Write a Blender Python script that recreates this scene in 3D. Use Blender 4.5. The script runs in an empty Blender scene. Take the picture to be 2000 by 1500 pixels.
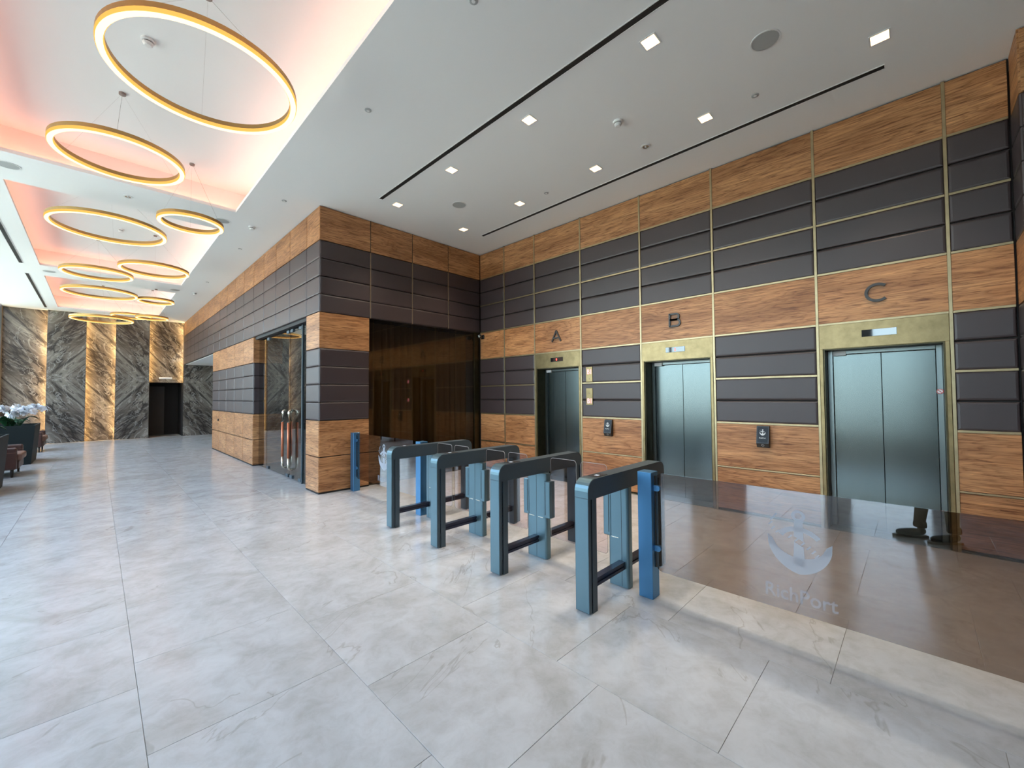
import bpy, bmesh, math, random
from mathutils import Vector, Matrix
random.seed(7)
C = bpy.context.scene.collection
SC = bpy.context.scene
# ------------------------------------------------------------------ camera, world, exposure
CAM_H = 1.5927
F_PX, YAW, PITCH, ROLL = 800.17, math.radians(45.375), math.radians(1.593), math.radians(-0.437)
fw = Vector((math.sin(YAW)*math.cos(PITCH), math.cos(YAW)*math.cos(PITCH), math.sin(PITCH)))
rt = Vector((math.cos(YAW), -math.sin(YAW), 0)); up = rt.cross(fw)
r2 = rt*math.cos(ROLL)+up*math.sin(ROLL); u2 = -rt*math.sin(ROLL)+up*math.cos(ROLL)
cd = bpy.data.cameras.new('camera'); cam = bpy.data.objects.new('camera', cd); C.objects.link(cam)
cd.sensor_width = 36; cd.sensor_fit = 'HORIZONTAL'; cd.lens = 36*F_PX/2000; cd.clip_start = 0.02
m = Matrix((r2, u2, -fw)).transposed().to_4x4(); m.translation = (0, 0, CAM_H); cam.matrix_world = m
SC.camera = cam
w = bpy.data.worlds.new('sky'); SC.world = w; w.use_nodes = True
wn = w.node_tree; bg = wn.nodes['Background']
sky = wn.nodes.new('ShaderNodeTexSky'); sky.sky_type = 'NISHITA'; sky.sun_disc = False
sky.sun_elevation = math.radians(48); sky.sun_rotation = math.radians(100); sky.dust_density = 2.0; sky.air_density = 1.0
mixs = wn.nodes.new('ShaderNodeMixRGB'); mixs.inputs[0].default_value = 0.55; mixs.inputs[2].default_value = (1.9, 2.1, 2.3, 1)
wn.links.new(sky.outputs[0], mixs.inputs[1]); wn.links.new(mixs.outputs[0], bg.inputs[0])
bg.inputs[1].default_value = 1.5
sd = bpy.data.lights.new('sun', 'SUN'); sd.energy = 24; sd.color = (1.0, 0.96, 0.88); sd.angle = math.radians(0.6)
sun = bpy.data.objects.new('sun', sd); C.objects.link(sun); sun.location = (20, 5, 40)
sun.rotation_euler = Vector((-math.cos(math.radians(64)), 0.12, -math.sin(math.radians(64)))).to_track_quat('-Z', 'Y').to_euler()   # from behind the lift wall: lights the forecourt, not the hall
SC.view_settings.view_transform = 'Standard'; SC.view_settings.look = 'None'
SC.view_settings.gamma = 1; SC.view_settings.use_curve_mapping = False
SC.view_settings.exposure = 0.66
SC.cycles.caustics_reflective = False; SC.cycles.caustics_refractive = False
# ------------------------------------------------------------------ measurements (metres, camera above the origin)
XE, XP, YP, YM, H = 6.05, 2.555, 6.969, 21.96, 4.778
XW = -2.30; XG = 3.10                    # window wall, barrier line
ZC = 5.2                                 # coffer ceiling
# ------------------------------------------------------------------ materials
MATS = {}
def mat(name):
    mt = bpy.data.materials.new(name); mt.use_nodes = True; MATS[name] = mt
    return mt, mt.node_tree, mt.node_tree.nodes['Principled BSDF']
def plain(name, col, rough=0.5, metal=0.0, spec=0.5, bump=0, bscale=200, coat=0):
    mt, nt, b = mat(name)
    b.inputs['Base Color'].default_value = (*col, 1); b.inputs['Roughness'].default_value = rough
    b.inputs['Metallic'].default_value = metal; b.inputs['Specular IOR Level'].default_value = spec
    b.inputs['Coat Weight'].default_value = coat
    if bump:
        tc = nt.nodes.new('ShaderNodeTexCoord'); n = nt.nodes.new('ShaderNodeTexNoise'); n.inputs['Scale'].default_value = bscale
        bp = nt.nodes.new('ShaderNodeBump'); bp.inputs['Strength'].default_value = bump; bp.inputs['Distance'].default_value = 0.002
        nt.links.new(tc.outputs['Object'], n.inputs['Vector']); nt.links.new(n.outputs['Fac'], bp.inputs['Height']); nt.links.new(bp.outputs[0], b.inputs['Normal'])
    return mt
def emit(name, col, st):
    mt = bpy.data.materials.new(name); mt.use_nodes = True; nt = mt.node_tree; nt.nodes.clear()
    o = nt.nodes.new('ShaderNodeOutputMaterial'); e = nt.nodes.new('ShaderNodeEmission')
    e.inputs[0].default_value = (*col, 1); e.inputs[1].default_value = st; nt.links.new(e.outputs[0], o.inputs[0]); MATS[name] = mt
    return mt
def ramp(nt, stops):
    r = nt.nodes.new('ShaderNodeValToRGB'); el = r.color_ramp.elements
    while len(el) < len(stops): el.new(0.5)
    for e, (p, c) in zip(el, stops): e.position = p; e.color = (*c, 1)
    return r
def coords(nt, scale=(1, 1, 1), rot=(0, 0, 0), rnd=True, tex=False):
    tc = nt.nodes.new('ShaderNodeTexCoord'); mp = nt.nodes.new('ShaderNodeMapping')
    mp.inputs['Scale'].default_value = scale; mp.inputs['Rotation'].default_value = rot
    if tex: mp.vector_type = 'TEXTURE'; mp.inputs['Scale'].default_value = tuple(1/v for v in scale)
    if rnd:
        oi = nt.nodes.new('ShaderNodeObjectInfo'); mu = nt.nodes.new('ShaderNodeMath'); mu.operation = 'MULTIPLY'; mu.inputs[1].default_value = 57.0
        ad = nt.nodes.new('ShaderNodeVectorMath'); ad.operation = 'ADD'
        nt.links.new(oi.outputs['Random'], mu.inputs[0]); nt.links.new(tc.outputs['Object'], ad.inputs[0]); nt.links.new(mu.outputs[0], ad.inputs[1])
        nt.links.new(ad.outputs[0], mp.inputs['Vector'])
    else: nt.links.new(tc.outputs['Object'], mp.inputs['Vector'])
    return mp
def noise(nt, vec, scale, detail=4, rough=0.5, dist=0):
    n = nt.nodes.new('ShaderNodeTexNoise'); n.inputs['Scale'].default_value = scale; n.inputs['Detail'].default_value = detail
    n.inputs['Roughness'].default_value = rough; n.inputs['Distortion'].default_value = dist; nt.links.new(vec.outputs[0], n.inputs['Vector'])
    return n
def mixc(nt, kind, fac, a, b):
    x = nt.nodes.new('ShaderNodeMixRGB'); x.blend_type = kind
    if isinstance(fac, (int, float)): x.inputs[0].default_value = fac
    else: nt.links.new(fac, x.inputs[0])
    for i, v in ((1, a), (2, b)):
        if isinstance(v, tuple): x.inputs[i].default_value = (*v, 1)
        else: nt.links.new(v, x.inputs[i])
    return x
def mathn(nt, op, a, b=None, clamp=False):
    x = nt.nodes.new('ShaderNodeMath'); x.operation = op; x.use_clamp = clamp
    for i, v in ((0, a), (1, b)):
        if v is None: continue
        if isinstance(v, (int, float)): x.inputs[i].default_value = v
        else: nt.links.new(v, x.inputs[i])
    return x
def vein(nt, n, width):                      # thin line where the noise crosses its middle: 1 on the line
    s = mathn(nt, 'SUBTRACT', n.outputs['Fac'], 0.5); a = mathn(nt, 'ABSOLUTE', s.outputs[0])
    d = mathn(nt, 'DIVIDE', a.outputs[0], width, True); return mathn(nt, 'SUBTRACT', 1.0, d.outputs[0])
def wood():
    mt, nt, b = mat('wood')
    mp = coords(nt, (0.7, 0.7, 5.2)); n0 = noise(nt, mp, 0.9, 3, 0.5, 0.5)
    rings = mathn(nt, 'FRACT', mathn(nt, 'MULTIPLY', n0.outputs['Fac'], 13.0).outputs[0])
    r2_ = ramp(nt, [(0.0, (0.66, 0.58, 0.52)), (0.10, (0.80, 0.74, 0.69)), (0.32, (1.0, 1.0, 1.0)), (0.85, (1.10, 1.08, 1.05)), (1.0, (0.86, 0.80, 0.75))]); nt.links.new(rings.outputs[0], r2_.inputs[0])
    r1 = ramp(nt, [(0.30, (0.31, 0.140, 0.055)), (0.5, (0.44, 0.215, 0.092)), (0.70, (0.54, 0.285, 0.130))]); nt.links.new(n0.outputs['Fac'], r1.inputs[0])
    x = mixc(nt, 'MULTIPLY', 0.85, r1.outputs[0], r2_.outputs[0])
    mp2 = coords(nt, (2.0, 2.0, 42.0)); n2 = noise(nt, mp2, 1.8, 4, 0.68, 0.5)
    r3 = ramp(nt, [(0.35, (0.40, 0.31, 0.26)), (0.47, (0.90, 0.86, 0.82)), (0.60, (1.08, 1.07, 1.05)), (0.74, (1.5, 1.45, 1.35))]); nt.links.new(n2.outputs['Fac'], r3.inputs[0])
    y = mixc(nt, 'MULTIPLY', 1.0, x.outputs[0], r3.outputs[0]); nt.links.new(y.outputs[0], b.inputs['Base Color'])
    b.inputs['Roughness'].default_value = 0.42; b.inputs['Specular IOR Level'].default_value = 0.42
    return mt
def floor_stone():
    mt, nt, b = mat('floor_stone')
    mp = coords(nt, (1, 1, 1)); n1 = noise(nt, mp, 1.7, 6, 0.6, 1.2); n2 = noise(nt, mp, 9, 5, 0.7, 0.5)
    r1 = ramp(nt, [(0.32, (0.49, 0.49, 0.48)), (0.5, (0.57, 0.58, 0.59)), (0.68, (0.63, 0.645, 0.66))]); nt.links.new(n1.outputs['Fac'], r1.inputs[0])
    r2_ = ramp(nt, [(0.34, (0.84, 0.83, 0.81)), (0.55, (1, 1, 1)), (0.75, (1.06, 1.06, 1.06))]); nt.links.new(n2.outputs['Fac'], r2_.inputs[0])
    x = mixc(nt, 'MULTIPLY', 0.7, r1.outputs[0], r2_.outputs[0])
    mpv = coords(nt, (0.7, 1.8, 1), (0, 0, 0.6), True, True); nv = noise(nt, mpv, 0.8, 5, 0.55, 0.8); v = vein(nt, nv, 0.008)
    nm = noise(nt, mp, 1.3, 2); mk = mathn(nt, 'MULTIPLY', v.outputs[0], mathn(nt, 'GREATER_THAN', nm.outputs['Fac'], 0.53).outputs[0])
    mk2 = mathn(nt, 'MULTIPLY', mk.outputs[0], 0.45)
    y = mixc(nt, 'MIX', mk2.outputs[0], x.outputs[0], (0.30, 0.27, 0.235)); nt.links.new(y.outputs[0], b.inputs['Base Color'])
    rr = mathn(nt, 'MULTIPLY_ADD', n2.outputs['Fac'], 0.10); rr.inputs[2].default_value = 0.13; nt.links.new(rr.outputs[0], b.inputs['Roughness'])
    b.inputs['Specular IOR Level'].default_value = 0.55
    return mt
def marble():
    mt, nt, b = mat('marble')
    mps = coords(nt, (2.6, 1, 0.62), (0, math.radians(-40), 0), False, True); mp = coords(nt, (1.5, 1, 0.8), (0, math.radians(-40), 0), False, True)
    n1 = noise(nt, mps, 0.6, 5, 0.55, 0.9); n2 = noise(nt, mp, 3, 5, 0.62, 1.2)
    r1 = ramp(nt, [(0.30, (0.07, 0.057, 0.046)), (0.5, (0.16, 0.135, 0.11)), (0.68, (0.27, 0.24, 0.20))]); nt.links.new(n1.outputs['Fac'], r1.inputs[0])
    r2_ = ramp(nt, [(0.32, (0.62, 0.60, 0.58)), (0.55, (1, 1, 1)), (0.75, (1.3, 1.28, 1.25))]); nt.links.new(n2.outputs['Fac'], r2_.inputs[0])
    x = mixc(nt, 'MULTIPLY', 1, r1.outputs[0], r2_.outputs[0])
    nv = noise(nt, mps, 0.42, 6, 0.55, 1.2); v1 = vein(nt, nv, 0.034); nv2 = noise(nt, mps, 0.9, 5, 0.58, 1.1); v2 = vein(nt, nv2, 0.022)
    nv3 = noise(nt, mp, 0.9, 5, 0.6, 1.6); v3 = vein(nt, nv3, 0.014)
    y = mixc(nt, 'MIX', mathn(nt, 'MULTIPLY', v1.outputs[0], 0.95).outputs[0], x.outputs[0], (0.026, 0.021, 0.018))
    z = mixc(nt, 'MIX', mathn(nt, 'MULTIPLY', v2.outputs[0], 0.75).outputs[0], y.outputs[0], (0.04, 0.032, 0.027))
    q = mixc(nt, 'MIX', mathn(nt, 'MULTIPLY', v3.outputs[0], 0.5).outputs[0], z.outputs[0], (0.45, 0.42, 0.38))
    nt.links.new(q.outputs[0], b.inputs['Base Color']); b.inputs['Roughness'].default_value = 0.22
    return mt
def glass(name, tint, r0, grough=0.0):
    mt = bpy.data.materials.new(name); mt.use_nodes = True; nt = mt.node_tree; nt.nodes.clear(); MATS[name] = mt
    o = nt.nodes.new('ShaderNodeOutputMaterial'); t = nt.nodes.new('ShaderNodeBsdfTransparent'); g = nt.nodes.new('ShaderNodeBsdfGlossy'); mx = nt.nodes.new('ShaderNodeMixShader')
    t.inputs[0].default_value = (*tint, 1); g.inputs['Roughness'].default_value = grough; g.inputs[0].default_value = (1, 1, 1, 1)
    ge = nt.nodes.new('ShaderNodeNewGeometry'); dt = nt.nodes.new('ShaderNodeVectorMath'); dt.operation = 'DOT_PRODUCT'
    nt.links.new(ge.outputs['Incoming'], dt.inputs[0]); nt.links.new(ge.outputs['Normal'], dt.inputs[1])
    ab = mathn(nt, 'ABSOLUTE', dt.outputs['Value']); om = mathn(nt, 'SUBTRACT', 1.0, ab.outputs[0], True); pw = mathn(nt, 'POWER', om.outputs[0], 5.0)
    fr = mathn(nt, 'MULTIPLY_ADD', pw.outputs[0], 1-r0); fr.inputs[2].default_value = r0
    nt.links.new(fr.outputs[0], mx.inputs[0]); nt.links.new(t.outputs[0], mx.inputs[1]); nt.links.new(g.outputs[0], mx.inputs[2]); nt.links.new(mx.outputs[0], o.inputs[0])
    return mt
def frosted(name, amount):
    mt = bpy.data.materials.new(name); mt.use_nodes = True; nt = mt.node_tree; nt.nodes.clear(); MATS[name] = mt
    o = nt.nodes.new('ShaderNodeOutputMaterial'); t = nt.nodes.new('ShaderNodeBsdfTransparent'); d = nt.nodes.new('ShaderNodeBsdfDiffuse'); mx = nt.nodes.new('ShaderNodeMixShader')
    d.inputs[0].default_value = (0.62, 0.64, 0.70, 1); mx.inputs[0].default_value = amount
    nt.links.new(t.outputs[0], mx.inputs[1]); nt.links.new(d.outputs[0], mx.inputs[2]); nt.links.new(mx.outputs[0], o.inputs[0])
def brushed(name, col, rough, axis=(1, 1, 60), var=0.25):
    mt, nt, b = mat(name); mp = coords(nt, axis); n = noise(nt, mp, 3, 4, 0.6)
    lo = tuple(c*(1-var) for c in col); r = ramp(nt, [(0.3, lo), (0.7, col)]); nt.links.new(n.outputs['Fac'], r.inputs[0]); nt.links.new(r.outputs[0], b.inputs['Base Color'])
    b.inputs['Metallic'].default_value = 1; b.inputs['Roughness'].default_value = rough
    return mt
wood(); floor_stone(); marble(); frosted('frosted', 0.38); frosted('frosted_text', 0.2)
plain('leather_pad', (0.044, 0.029, 0.030), 0.42, 0, 0.7, 0.2, 260)
plain('dark_backing', (0.018, 0.013, 0.011), 0.7)
brushed('brass', (0.34, 0.255, 0.13), 0.38, (3, 3, 3), 0.3)
brushed('brass_line', (0.50, 0.40, 0.24), 0.4, (3, 3, 3), 0.2)
brushed('bronze_strip', (0.30, 0.22, 0.15), 0.4, (3, 3, 3), 0.2)
brushed('dark_bronze', (0.10, 0.085, 0.05), 0.4, (3, 3, 3), 0.3)
brushed('steel', (0.13, 0.158, 0.16), 0.23, (60, 60, 1), 0.08)
brushed('steel_frame', (0.20, 0.235, 0.24), 0.3, (60, 60, 1), 0.08)
plain('ceiling_paint', (0.88, 0.885, 0.87), 0.75)
plain('wall_paint', (0.62, 0.60, 0.57), 0.7)
plain('grout', (0.42, 0.40, 0.37), 0.8)
plain('gate_metal', (0.14, 0.225, 0.265), 0.36, 0.75, 0.5)
plain('gate_dark', (0.065, 0.092, 0.112), 0.45, 0.35)
plain('rail_metal', (0.03, 0.035, 0.06), 0.33, 0.5)
plain('post_metal', (0.09, 0.25, 0.46), 0.38, 0.8)
plain('black_plastic', (0.012, 0.012, 0.013), 0.35)
plain('reader_screen', (0.008, 0.008, 0.009), 0.3, 0, 0.25)
plain('display_glass', (0.02, 0.022, 0.025), 0.04, 0.0, 1.0, coat=1.0)
plain('white_plastic', (0.80, 0.80, 0.78), 0.4)
plain('grey_mesh', (0.42, 0.43, 0.42), 0.7)
plain('letter_metal', (0.055, 0.052, 0.05), 0.4, 0.3)
plain('slot_black', (0.012, 0.011, 0.011), 0.6)
plain('ring_gold', (0.40, 0.26, 0.10), 0.4, 0.7)
plain('cable', (0.30, 0.24, 0.21), 0.6)
plain('curtain', (0.36, 0.28, 0.155), 0.9)
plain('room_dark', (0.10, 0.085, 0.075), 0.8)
plain('window_frame', (0.05, 0.055, 0.06), 0.4, 0.5)
plain('pavement', (0.35, 0.365, 0.335), 0.9)
plain('added_asphalt', (0.03, 0.036, 0.038), 0.9)
plain('added_hedge', (0.012, 0.022, 0.012), 0.9)
plain('planter', (0.008, 0.013, 0.013), 0.6, 0, 0.25)
plain('soil', (0.03, 0.022, 0.015), 0.95)
plain('leaf', (0.035, 0.12, 0.05), 0.4)
plain('stem', (0.10, 0.14, 0.04), 0.6)
plain('petal', (0.86, 0.86, 0.88), 0.5)
plain('petal_heart', (0.75, 0.55, 0.20), 0.5)
plain('chair_leather', (0.055, 0.022, 0.016), 0.4, 0, 0.5, 0.3, 90)
plain('chair_seat', (0.20, 0.105, 0.075), 0.5, 0, 0.5, 0.3, 90)
plain('chair_leg', (0.02, 0.014, 0.01), 0.4)
plain('copper', (0.62, 0.20, 0.10), 0.35, 0.6)
plain('handle_steel', (0.70, 0.64, 0.52), 0.25, 1.0)
plain('trousers', (0.016, 0.016, 0.022), 0.85)
plain('jacket', (0.05, 0.055, 0.07), 0.85)
plain('skin', (0.50, 0.30, 0.21), 0.55)
plain('hair', (0.03, 0.022, 0.016), 0.6)
plain('shoe', (0.02, 0.02, 0.026), 0.5)
plain('shoe_sole', (0.30, 0.26, 0.22), 0.7)
plain('sticker_white', (0.85, 0.85, 0.85), 0.5)
plain('sticker_red', (0.6, 0.03, 0.03), 0.5)
plain('emblem_white', (0.6, 0.62, 0.62), 0.5)
glass('barrier_glass', (0.62, 0.535, 0.465), 0.14)
glass('flap_glass', (0.90, 0.83, 0.82), 0.05)
glass('partition_glass', (0.56, 0.50, 0.43), 0.06)
glass('door_glass', (0.72, 0.71, 0.69), 0.06)
glass('window_glass', (0.93, 0.97, 0.97), 0.04)
emit('ring_light', (1.0, 0.70, 0.30), 2.0)
emit('ring_glow', (1.0, 0.47, 0.10), 0.85)
emit('cove_light', (1.0, 0.38, 0.24), 7.5)
emit('marble_led', (1.0, 0.64, 0.25), 60.0)
emit('downlight_lens', (1.0, 0.62, 0.28), 4.0)
emit('red_digits', (1.0, 0.06, 0.04), 3.0)
emit('pink_digits', (1.0, 0.30, 0.32), 2.0)
emit('icon_light', (0.8, 0.9, 1.0), 0.6)
M = MATS
# ------------------------------------------------------------------ helpers
def link(o, parent=None):
    C.objects.link(o)
    if parent is not None: o.parent = parent
    return o
def wpos(o):
    p = Vector(o.location)
    while o.parent is not None: o = o.parent; p += Vector(o.location)
    return p
def mk(name, me, loc, mt, parent=None):
    o = bpy.data.objects.new(name, me)
    if mt is not None and not me.materials: me.materials.append(M[mt] if isinstance(mt, str) else mt)
    l = Vector(loc)
    if parent is not None: l -= wpos(parent)
    o.location = l
    return link(o, parent)
def tag(o, label, cat, group=None):
    o['label'] = label; o['category'] = cat
    if group: o['group'] = group
    return o
def thing(name, label, cat, loc=(0, 0, 0), group=None):
    o = bpy.data.objects.new(name, None); o.empty_display_size = 0.1; o.location = loc; link(o)
    return tag(o, label, cat, group)
def structure(o): o['kind'] = 'structure'; return o
def finish(bm, name, smooth=False):
    bmesh.ops.recalc_face_normals(bm, faces=bm.faces); me = bpy.data.meshes.new(name); bm.to_mesh(me); bm.free()
    if smooth:
        for p in me.polygons: p.use_smooth = True
    return me
def bbox(bm, a, b):
    vs = [bm.verts.new((x, y, z)) for x in (a[0], b[0]) for y in (a[1], b[1]) for z in (a[2], b[2])]
    return [bm.faces.new([vs[i] for i in f]) for f in ((0, 1, 3, 2), (4, 6, 7, 5), (0, 4, 5, 1), (2, 3, 7, 6), (0, 2, 6, 4), (1, 5, 7, 3))]
CACHE = {}
def box(name, a, b, mt, parent=None, bev=0.0, seg=2):
    a, b = Vector(a), Vector(b); c = (a+b)/2; d = b-a
    key = (tuple(round(v, 4) for v in d), round(bev, 4), seg, mt)
    me = CACHE.get(key)
    if me is None:
        bm = bmesh.new(); bbox(bm, -d/2, d/2)
        if bev: bmesh.ops.bevel(bm, geom=list(bm.edges), offset=bev, segments=seg, affect='EDGES', profile=0.5)
        me = finish(bm, name); CACHE[key] = me
    return mk(name, me, c, mt, parent)
def boxes(name, lst, mt, parent=None, loc=(0, 0, 0)):
    bm = bmesh.new()
    for a, b in lst: bbox(bm, Vector(a)-Vector(loc), Vector(b)-Vector(loc))
    return mk(name, finish(bm, name), loc, mt, parent)
def panel(name, face, plane, u0, u1, z0, z1, prof, mt, parent):
    """slab on a wall. face '-x': plane is x, u is y; '-y': plane is y, u is x. prof: (inset, distance in front of plane)"""
    w_, h_ = abs(u1-u0), z1-z0; key = ('p', face, round(w_, 4), round(h_, 4), tuple(prof), mt); me = CACHE.get(key)
    if me is None:
        bm = bmesh.new(); rings = []
        for ins, d in prof:
            pts = [(-w_/2+ins, -h_/2+ins), (w_/2-ins, -h_/2+ins), (w_/2-ins, h_/2-ins), (-w_/2+ins, h_/2-ins)]
            rings.append([bm.verts.new((-d, u, v) if face == '-x' else (u, -d, v)) for u, v in pts])
        bm.faces.new(rings[0]); bm.faces.new(rings[-1])
        for r, s in zip(rings, rings[1:]):
            for i in range(4): bm.faces.new((r[i], r[(i+1) % 4], s[(i+1) % 4], s[i]))
        me = finish(bm, name); CACHE[key] = me
    uc, zc = (u0+u1)/2, (z0+z1)/2
    return mk(name, me, (plane, uc, zc) if face == '-x' else (uc, plane, zc), mt, parent)
WOODP = ((0.0, -0.028), (0.0, -0.002), (0.002, 0.0))
PADP = ((0.0, -0.028), (0.0, -0.012), (0.004, -0.003), (0.010, 0.001), (0.024, 0.004))
def ngon_prism(bm, pts, axis, t0, t1):
    """pts 2D; axis 'x': (u,v)->(t,u,v); 'y': (u,t,v); 'z': (u,v,t)"""
    f = {'x': lambda p, t: (t, p[0], p[1]), 'y': lambda p, t: (p[0], t, p[1]), 'z': lambda p, t: (p[0], p[1], t)}[axis]
    A = [bm.verts.new(f(p, t0)) for p in pts]; B = [bm.verts.new(f(p, t1)) for p in pts]
    bm.faces.new(A); bm.faces.new(B)
    n = len(pts)
    for i in range(n): bm.faces.new((A[i], A[(i+1) % n], B[(i+1) % n], B[i]))
def rrect(x0, x1, y0, y1, r, n=5, which=(1, 1, 1, 1)):
    """rounded rectangle; corners order: bl, br, tr, tl"""
    out = []
    for k, (cx, cy, a0) in enumerate(((x0+r, y0+r, math.pi), (x1-r, y0+r, 1.5*math.pi), (x1-r, y1-r, 0), (x0+r, y1-r, 0.5*math.pi))):
        if which[k]: out += [(cx+r*math.cos(a0+i/n*math.pi/2), cy+r*math.sin(a0+i/n*math.pi/2)) for i in range(n+1)]
        else: out.append((x0 if k in (0, 3) else x1, y0 if k < 2 else y1))
    return out
def prism(name, pts, axis, t0, t1, mt, parent=None, loc=(0, 0, 0)):
    bm = bmesh.new(); ngon_prism(bm, pts, axis, t0, t1); bmesh.ops.translate(bm, verts=bm.verts, vec=-Vector(loc))
    return mk(name, finish(bm, name), loc, mt, parent)
def tube_mesh(bm, pts, r, n=8, r_end=None):
    pts = [Vector(p) for p in pts]; rings = []
    for i, p in enumerate(pts):
        t = (pts[min(i+1, len(pts)-1)]-pts[max(i-1, 0)]).normalized(); a = t.cross(Vector((0, 0, 1)))
        if a.length < 1e-3: a = t.cross(Vector((1, 0, 0)))
        a.normalize(); b = t.cross(a); k = i/max(1, len(pts)-1); rr = r if r_end is None else r+(r_end-r)*k
        rings.append([bm.verts.new(p+a*rr*math.cos(2*math.pi*j/n)+b*rr*math.sin(2*math.pi*j/n)) for j in range(n)])
    for r1, r2_ in zip(rings, rings[1:]):
        for j in range(n): bm.faces.new((r1[j], r1[(j+1) % n], r2_[(j+1) % n], r2_[j]))
    bm.faces.new(rings[0]); bm.faces.new(rings[-1])
def tube(name, pts, r, mt, parent=None, n=8, r_end=None):
    bm = bmesh.new(); loc = Vector(pts[0]); tube_mesh(bm, [Vector(p)-loc for p in pts], r, n, r_end)
    return mk(name, finish(bm, name, True), loc, mt, parent)
def lathe_mesh(prof, n=24, key=None, smooth=False):
    bm = bmesh.new(); rings = []
    for r, z in prof:
        rings.append([bm.verts.new((0, 0, z))] if r < 1e-6 else [bm.verts.new((r*math.cos(2*math.pi*j/n), r*math.sin(2*math.pi*j/n), z)) for j in range(n)])
    for a, b in zip(rings, rings[1:]):
        for j in range(n):
            q = [a[j % len(a)], a[(j+1) % len(a)], b[(j+1) % len(b)], b[j % len(b)]]; s = []
            for v in q:
                if v not in s: s.append(v)
            if len(s) > 2: bm.faces.new(s)
    return finish(bm, key or 'lathe', smooth)
def lathe(name, prof, loc, mt, parent=None, n=24):
    key = ('l', tuple(prof), n, mt); me = CACHE.get(key)
    if me is None: me = lathe_mesh(prof, n, name); CACHE[key] = me
    return mk(name, me, loc, mt, parent)
def text_mesh(txt, name, width, height, depth, bold=0.0):
    """extruded text, x to the right, y up, centred, fitted to width x height"""
    cu = bpy.data.curves.new(name, 'FONT'); cu.body = txt; cu.extrude = 0.5; cu.offset = bold; cu.align_x = 'CENTER'
    o = bpy.data.objects.new(name, cu); C.objects.link(o); dg = bpy.context.evaluated_depsgraph_get(); dg.update()
    me = bpy.data.meshes.new_from_object(o.evaluated_get(dg)); bpy.data.objects.remove(o); bpy.data.curves.remove(cu)
    xs = [v.co.x for v in me.vertices]; ys = [v.co.y for v in me.vertices]; x0, x1, y0, y1 = min(xs), max(xs), min(ys), max(ys)
    for v in me.vertices:
        v.co = ((v.co.x-(x0+x1)/2)*width/(x1-x0), (v.co.y-(y0+y1)/2)*height/(y1-y0), v.co.z*depth)
    me.materials.clear()
    return me
def stroke_mesh(lines, wd, depth):
    """letter built from constant-width strokes: list of polylines (u right, v up)"""
    bm = bmesh.new()
    for pts in lines:
        P_ = [Vector(p) for p in pts]; L_, R_ = [], []
        for i, p in enumerate(P_):
            d1 = (P_[i]-P_[i-1]).normalized() if i else (P_[1]-P_[0]).normalized(); d2 = (P_[i+1]-P_[i]).normalized() if i < len(P_)-1 else d1
            n_ = Vector((-(d1+d2).y, (d1+d2).x)).normalized(); k_ = wd/2/max(0.5, n_.dot(Vector((-d1.y, d1.x)))); L_.append(p+n_*k_); R_.append(p-n_*k_)
        ngon_prism(bm, [tuple(v) for v in L_+R_[::-1]], 'z', -depth/2, depth/2)
    return finish(bm, 'letter')
def arcpts(cx, cy, rx, ry, a0, a1, n): return [(cx+rx*math.cos(math.radians(a0+(a1-a0)*i/n)), cy+ry*math.sin(math.radians(a0+(a1-a0)*i/n))) for i in range(n+1)]
LETTERS = {'A': [[(-0.105, -0.102), (0.0, 0.102)], [(0.105, -0.102), (0.0, 0.102)], [(-0.062, -0.035), (0.062, -0.035)]],
           'B': [[(-0.072, -0.102), (-0.072, 0.102)], [(-0.072, 0.091), (0.025, 0.091)]+arcpts(0.025, 0.048, 0.040, 0.043, 80, -90, 9)+[(-0.072, 0.005)], [(-0.072, 0.005), (0.035, 0.005)]+arcpts(0.035, -0.043, 0.046, 0.048, 80, -90, 9)+[(-0.072, -0.091)]],
           'C': [arcpts(0.0, 0.0, 0.096, 0.091, 48, 312, 26)]}
WALLTEXT = (math.pi/2, 0, -math.pi/2)       # text standing on a wall that faces -x
# ------------------------------------------------------------------ floor: slab and single tiles
floor = structure(box('floor', (XW, -6.2, -0.12), (7.2, YM+1.6, -0.004), 'grout'))
xs = [0.18+0.8885*k for k in range(-3, 8)]; xs[0] = XW; xs[-1] = min(xs[-1], 6.40)
tiles = []
for k in range(len(xs)-1):
    y0 = 2.48 if k % 2 == 1 else 2.19
    j = -10
    while y0+0.907*j < YM-0.02:
        a, b = max(y0+0.907*j, -6.2), min(y0+0.907*(j+1), YM-0.012); j += 1
        if b-a < 0.02: continue
        tiles.append((xs[k], xs[k+1], a, b))
def tile_key(t):
    c = Vector(((t[0]+t[1])/2, (t[2]+t[3])/2)); d = c.length
    fwd = c.dot(Vector((math.sin(YAW), math.cos(YAW))))
    hidden = (c.y > 7.3 and c.x > 3.0) or (c.x > 6.1)
    return (d if fwd > -0.7 else d+60)+(100 if hidden else 0)
tiles.sort(key=tile_key)
rest = bmesh.new(); G = 0.0012
for i, (x0, x1, y0, y1) in enumerate(tiles):
    if i < 260: box('tile', (x0+G, y0+G, -0.0045), (x1-G, y1-G, 0), 'floor_stone', floor, 0.0008, 1)
    else: bbox(rest, Vector((x0+G, y0+G, -0.0045)), Vector((x1-G, y1-G, 0)))
o = mk('tile_field', finish(rest, 'tile_field'), (0, 0, 0), 'floor_stone', floor); o['kind'] = 'stuff'
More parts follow.
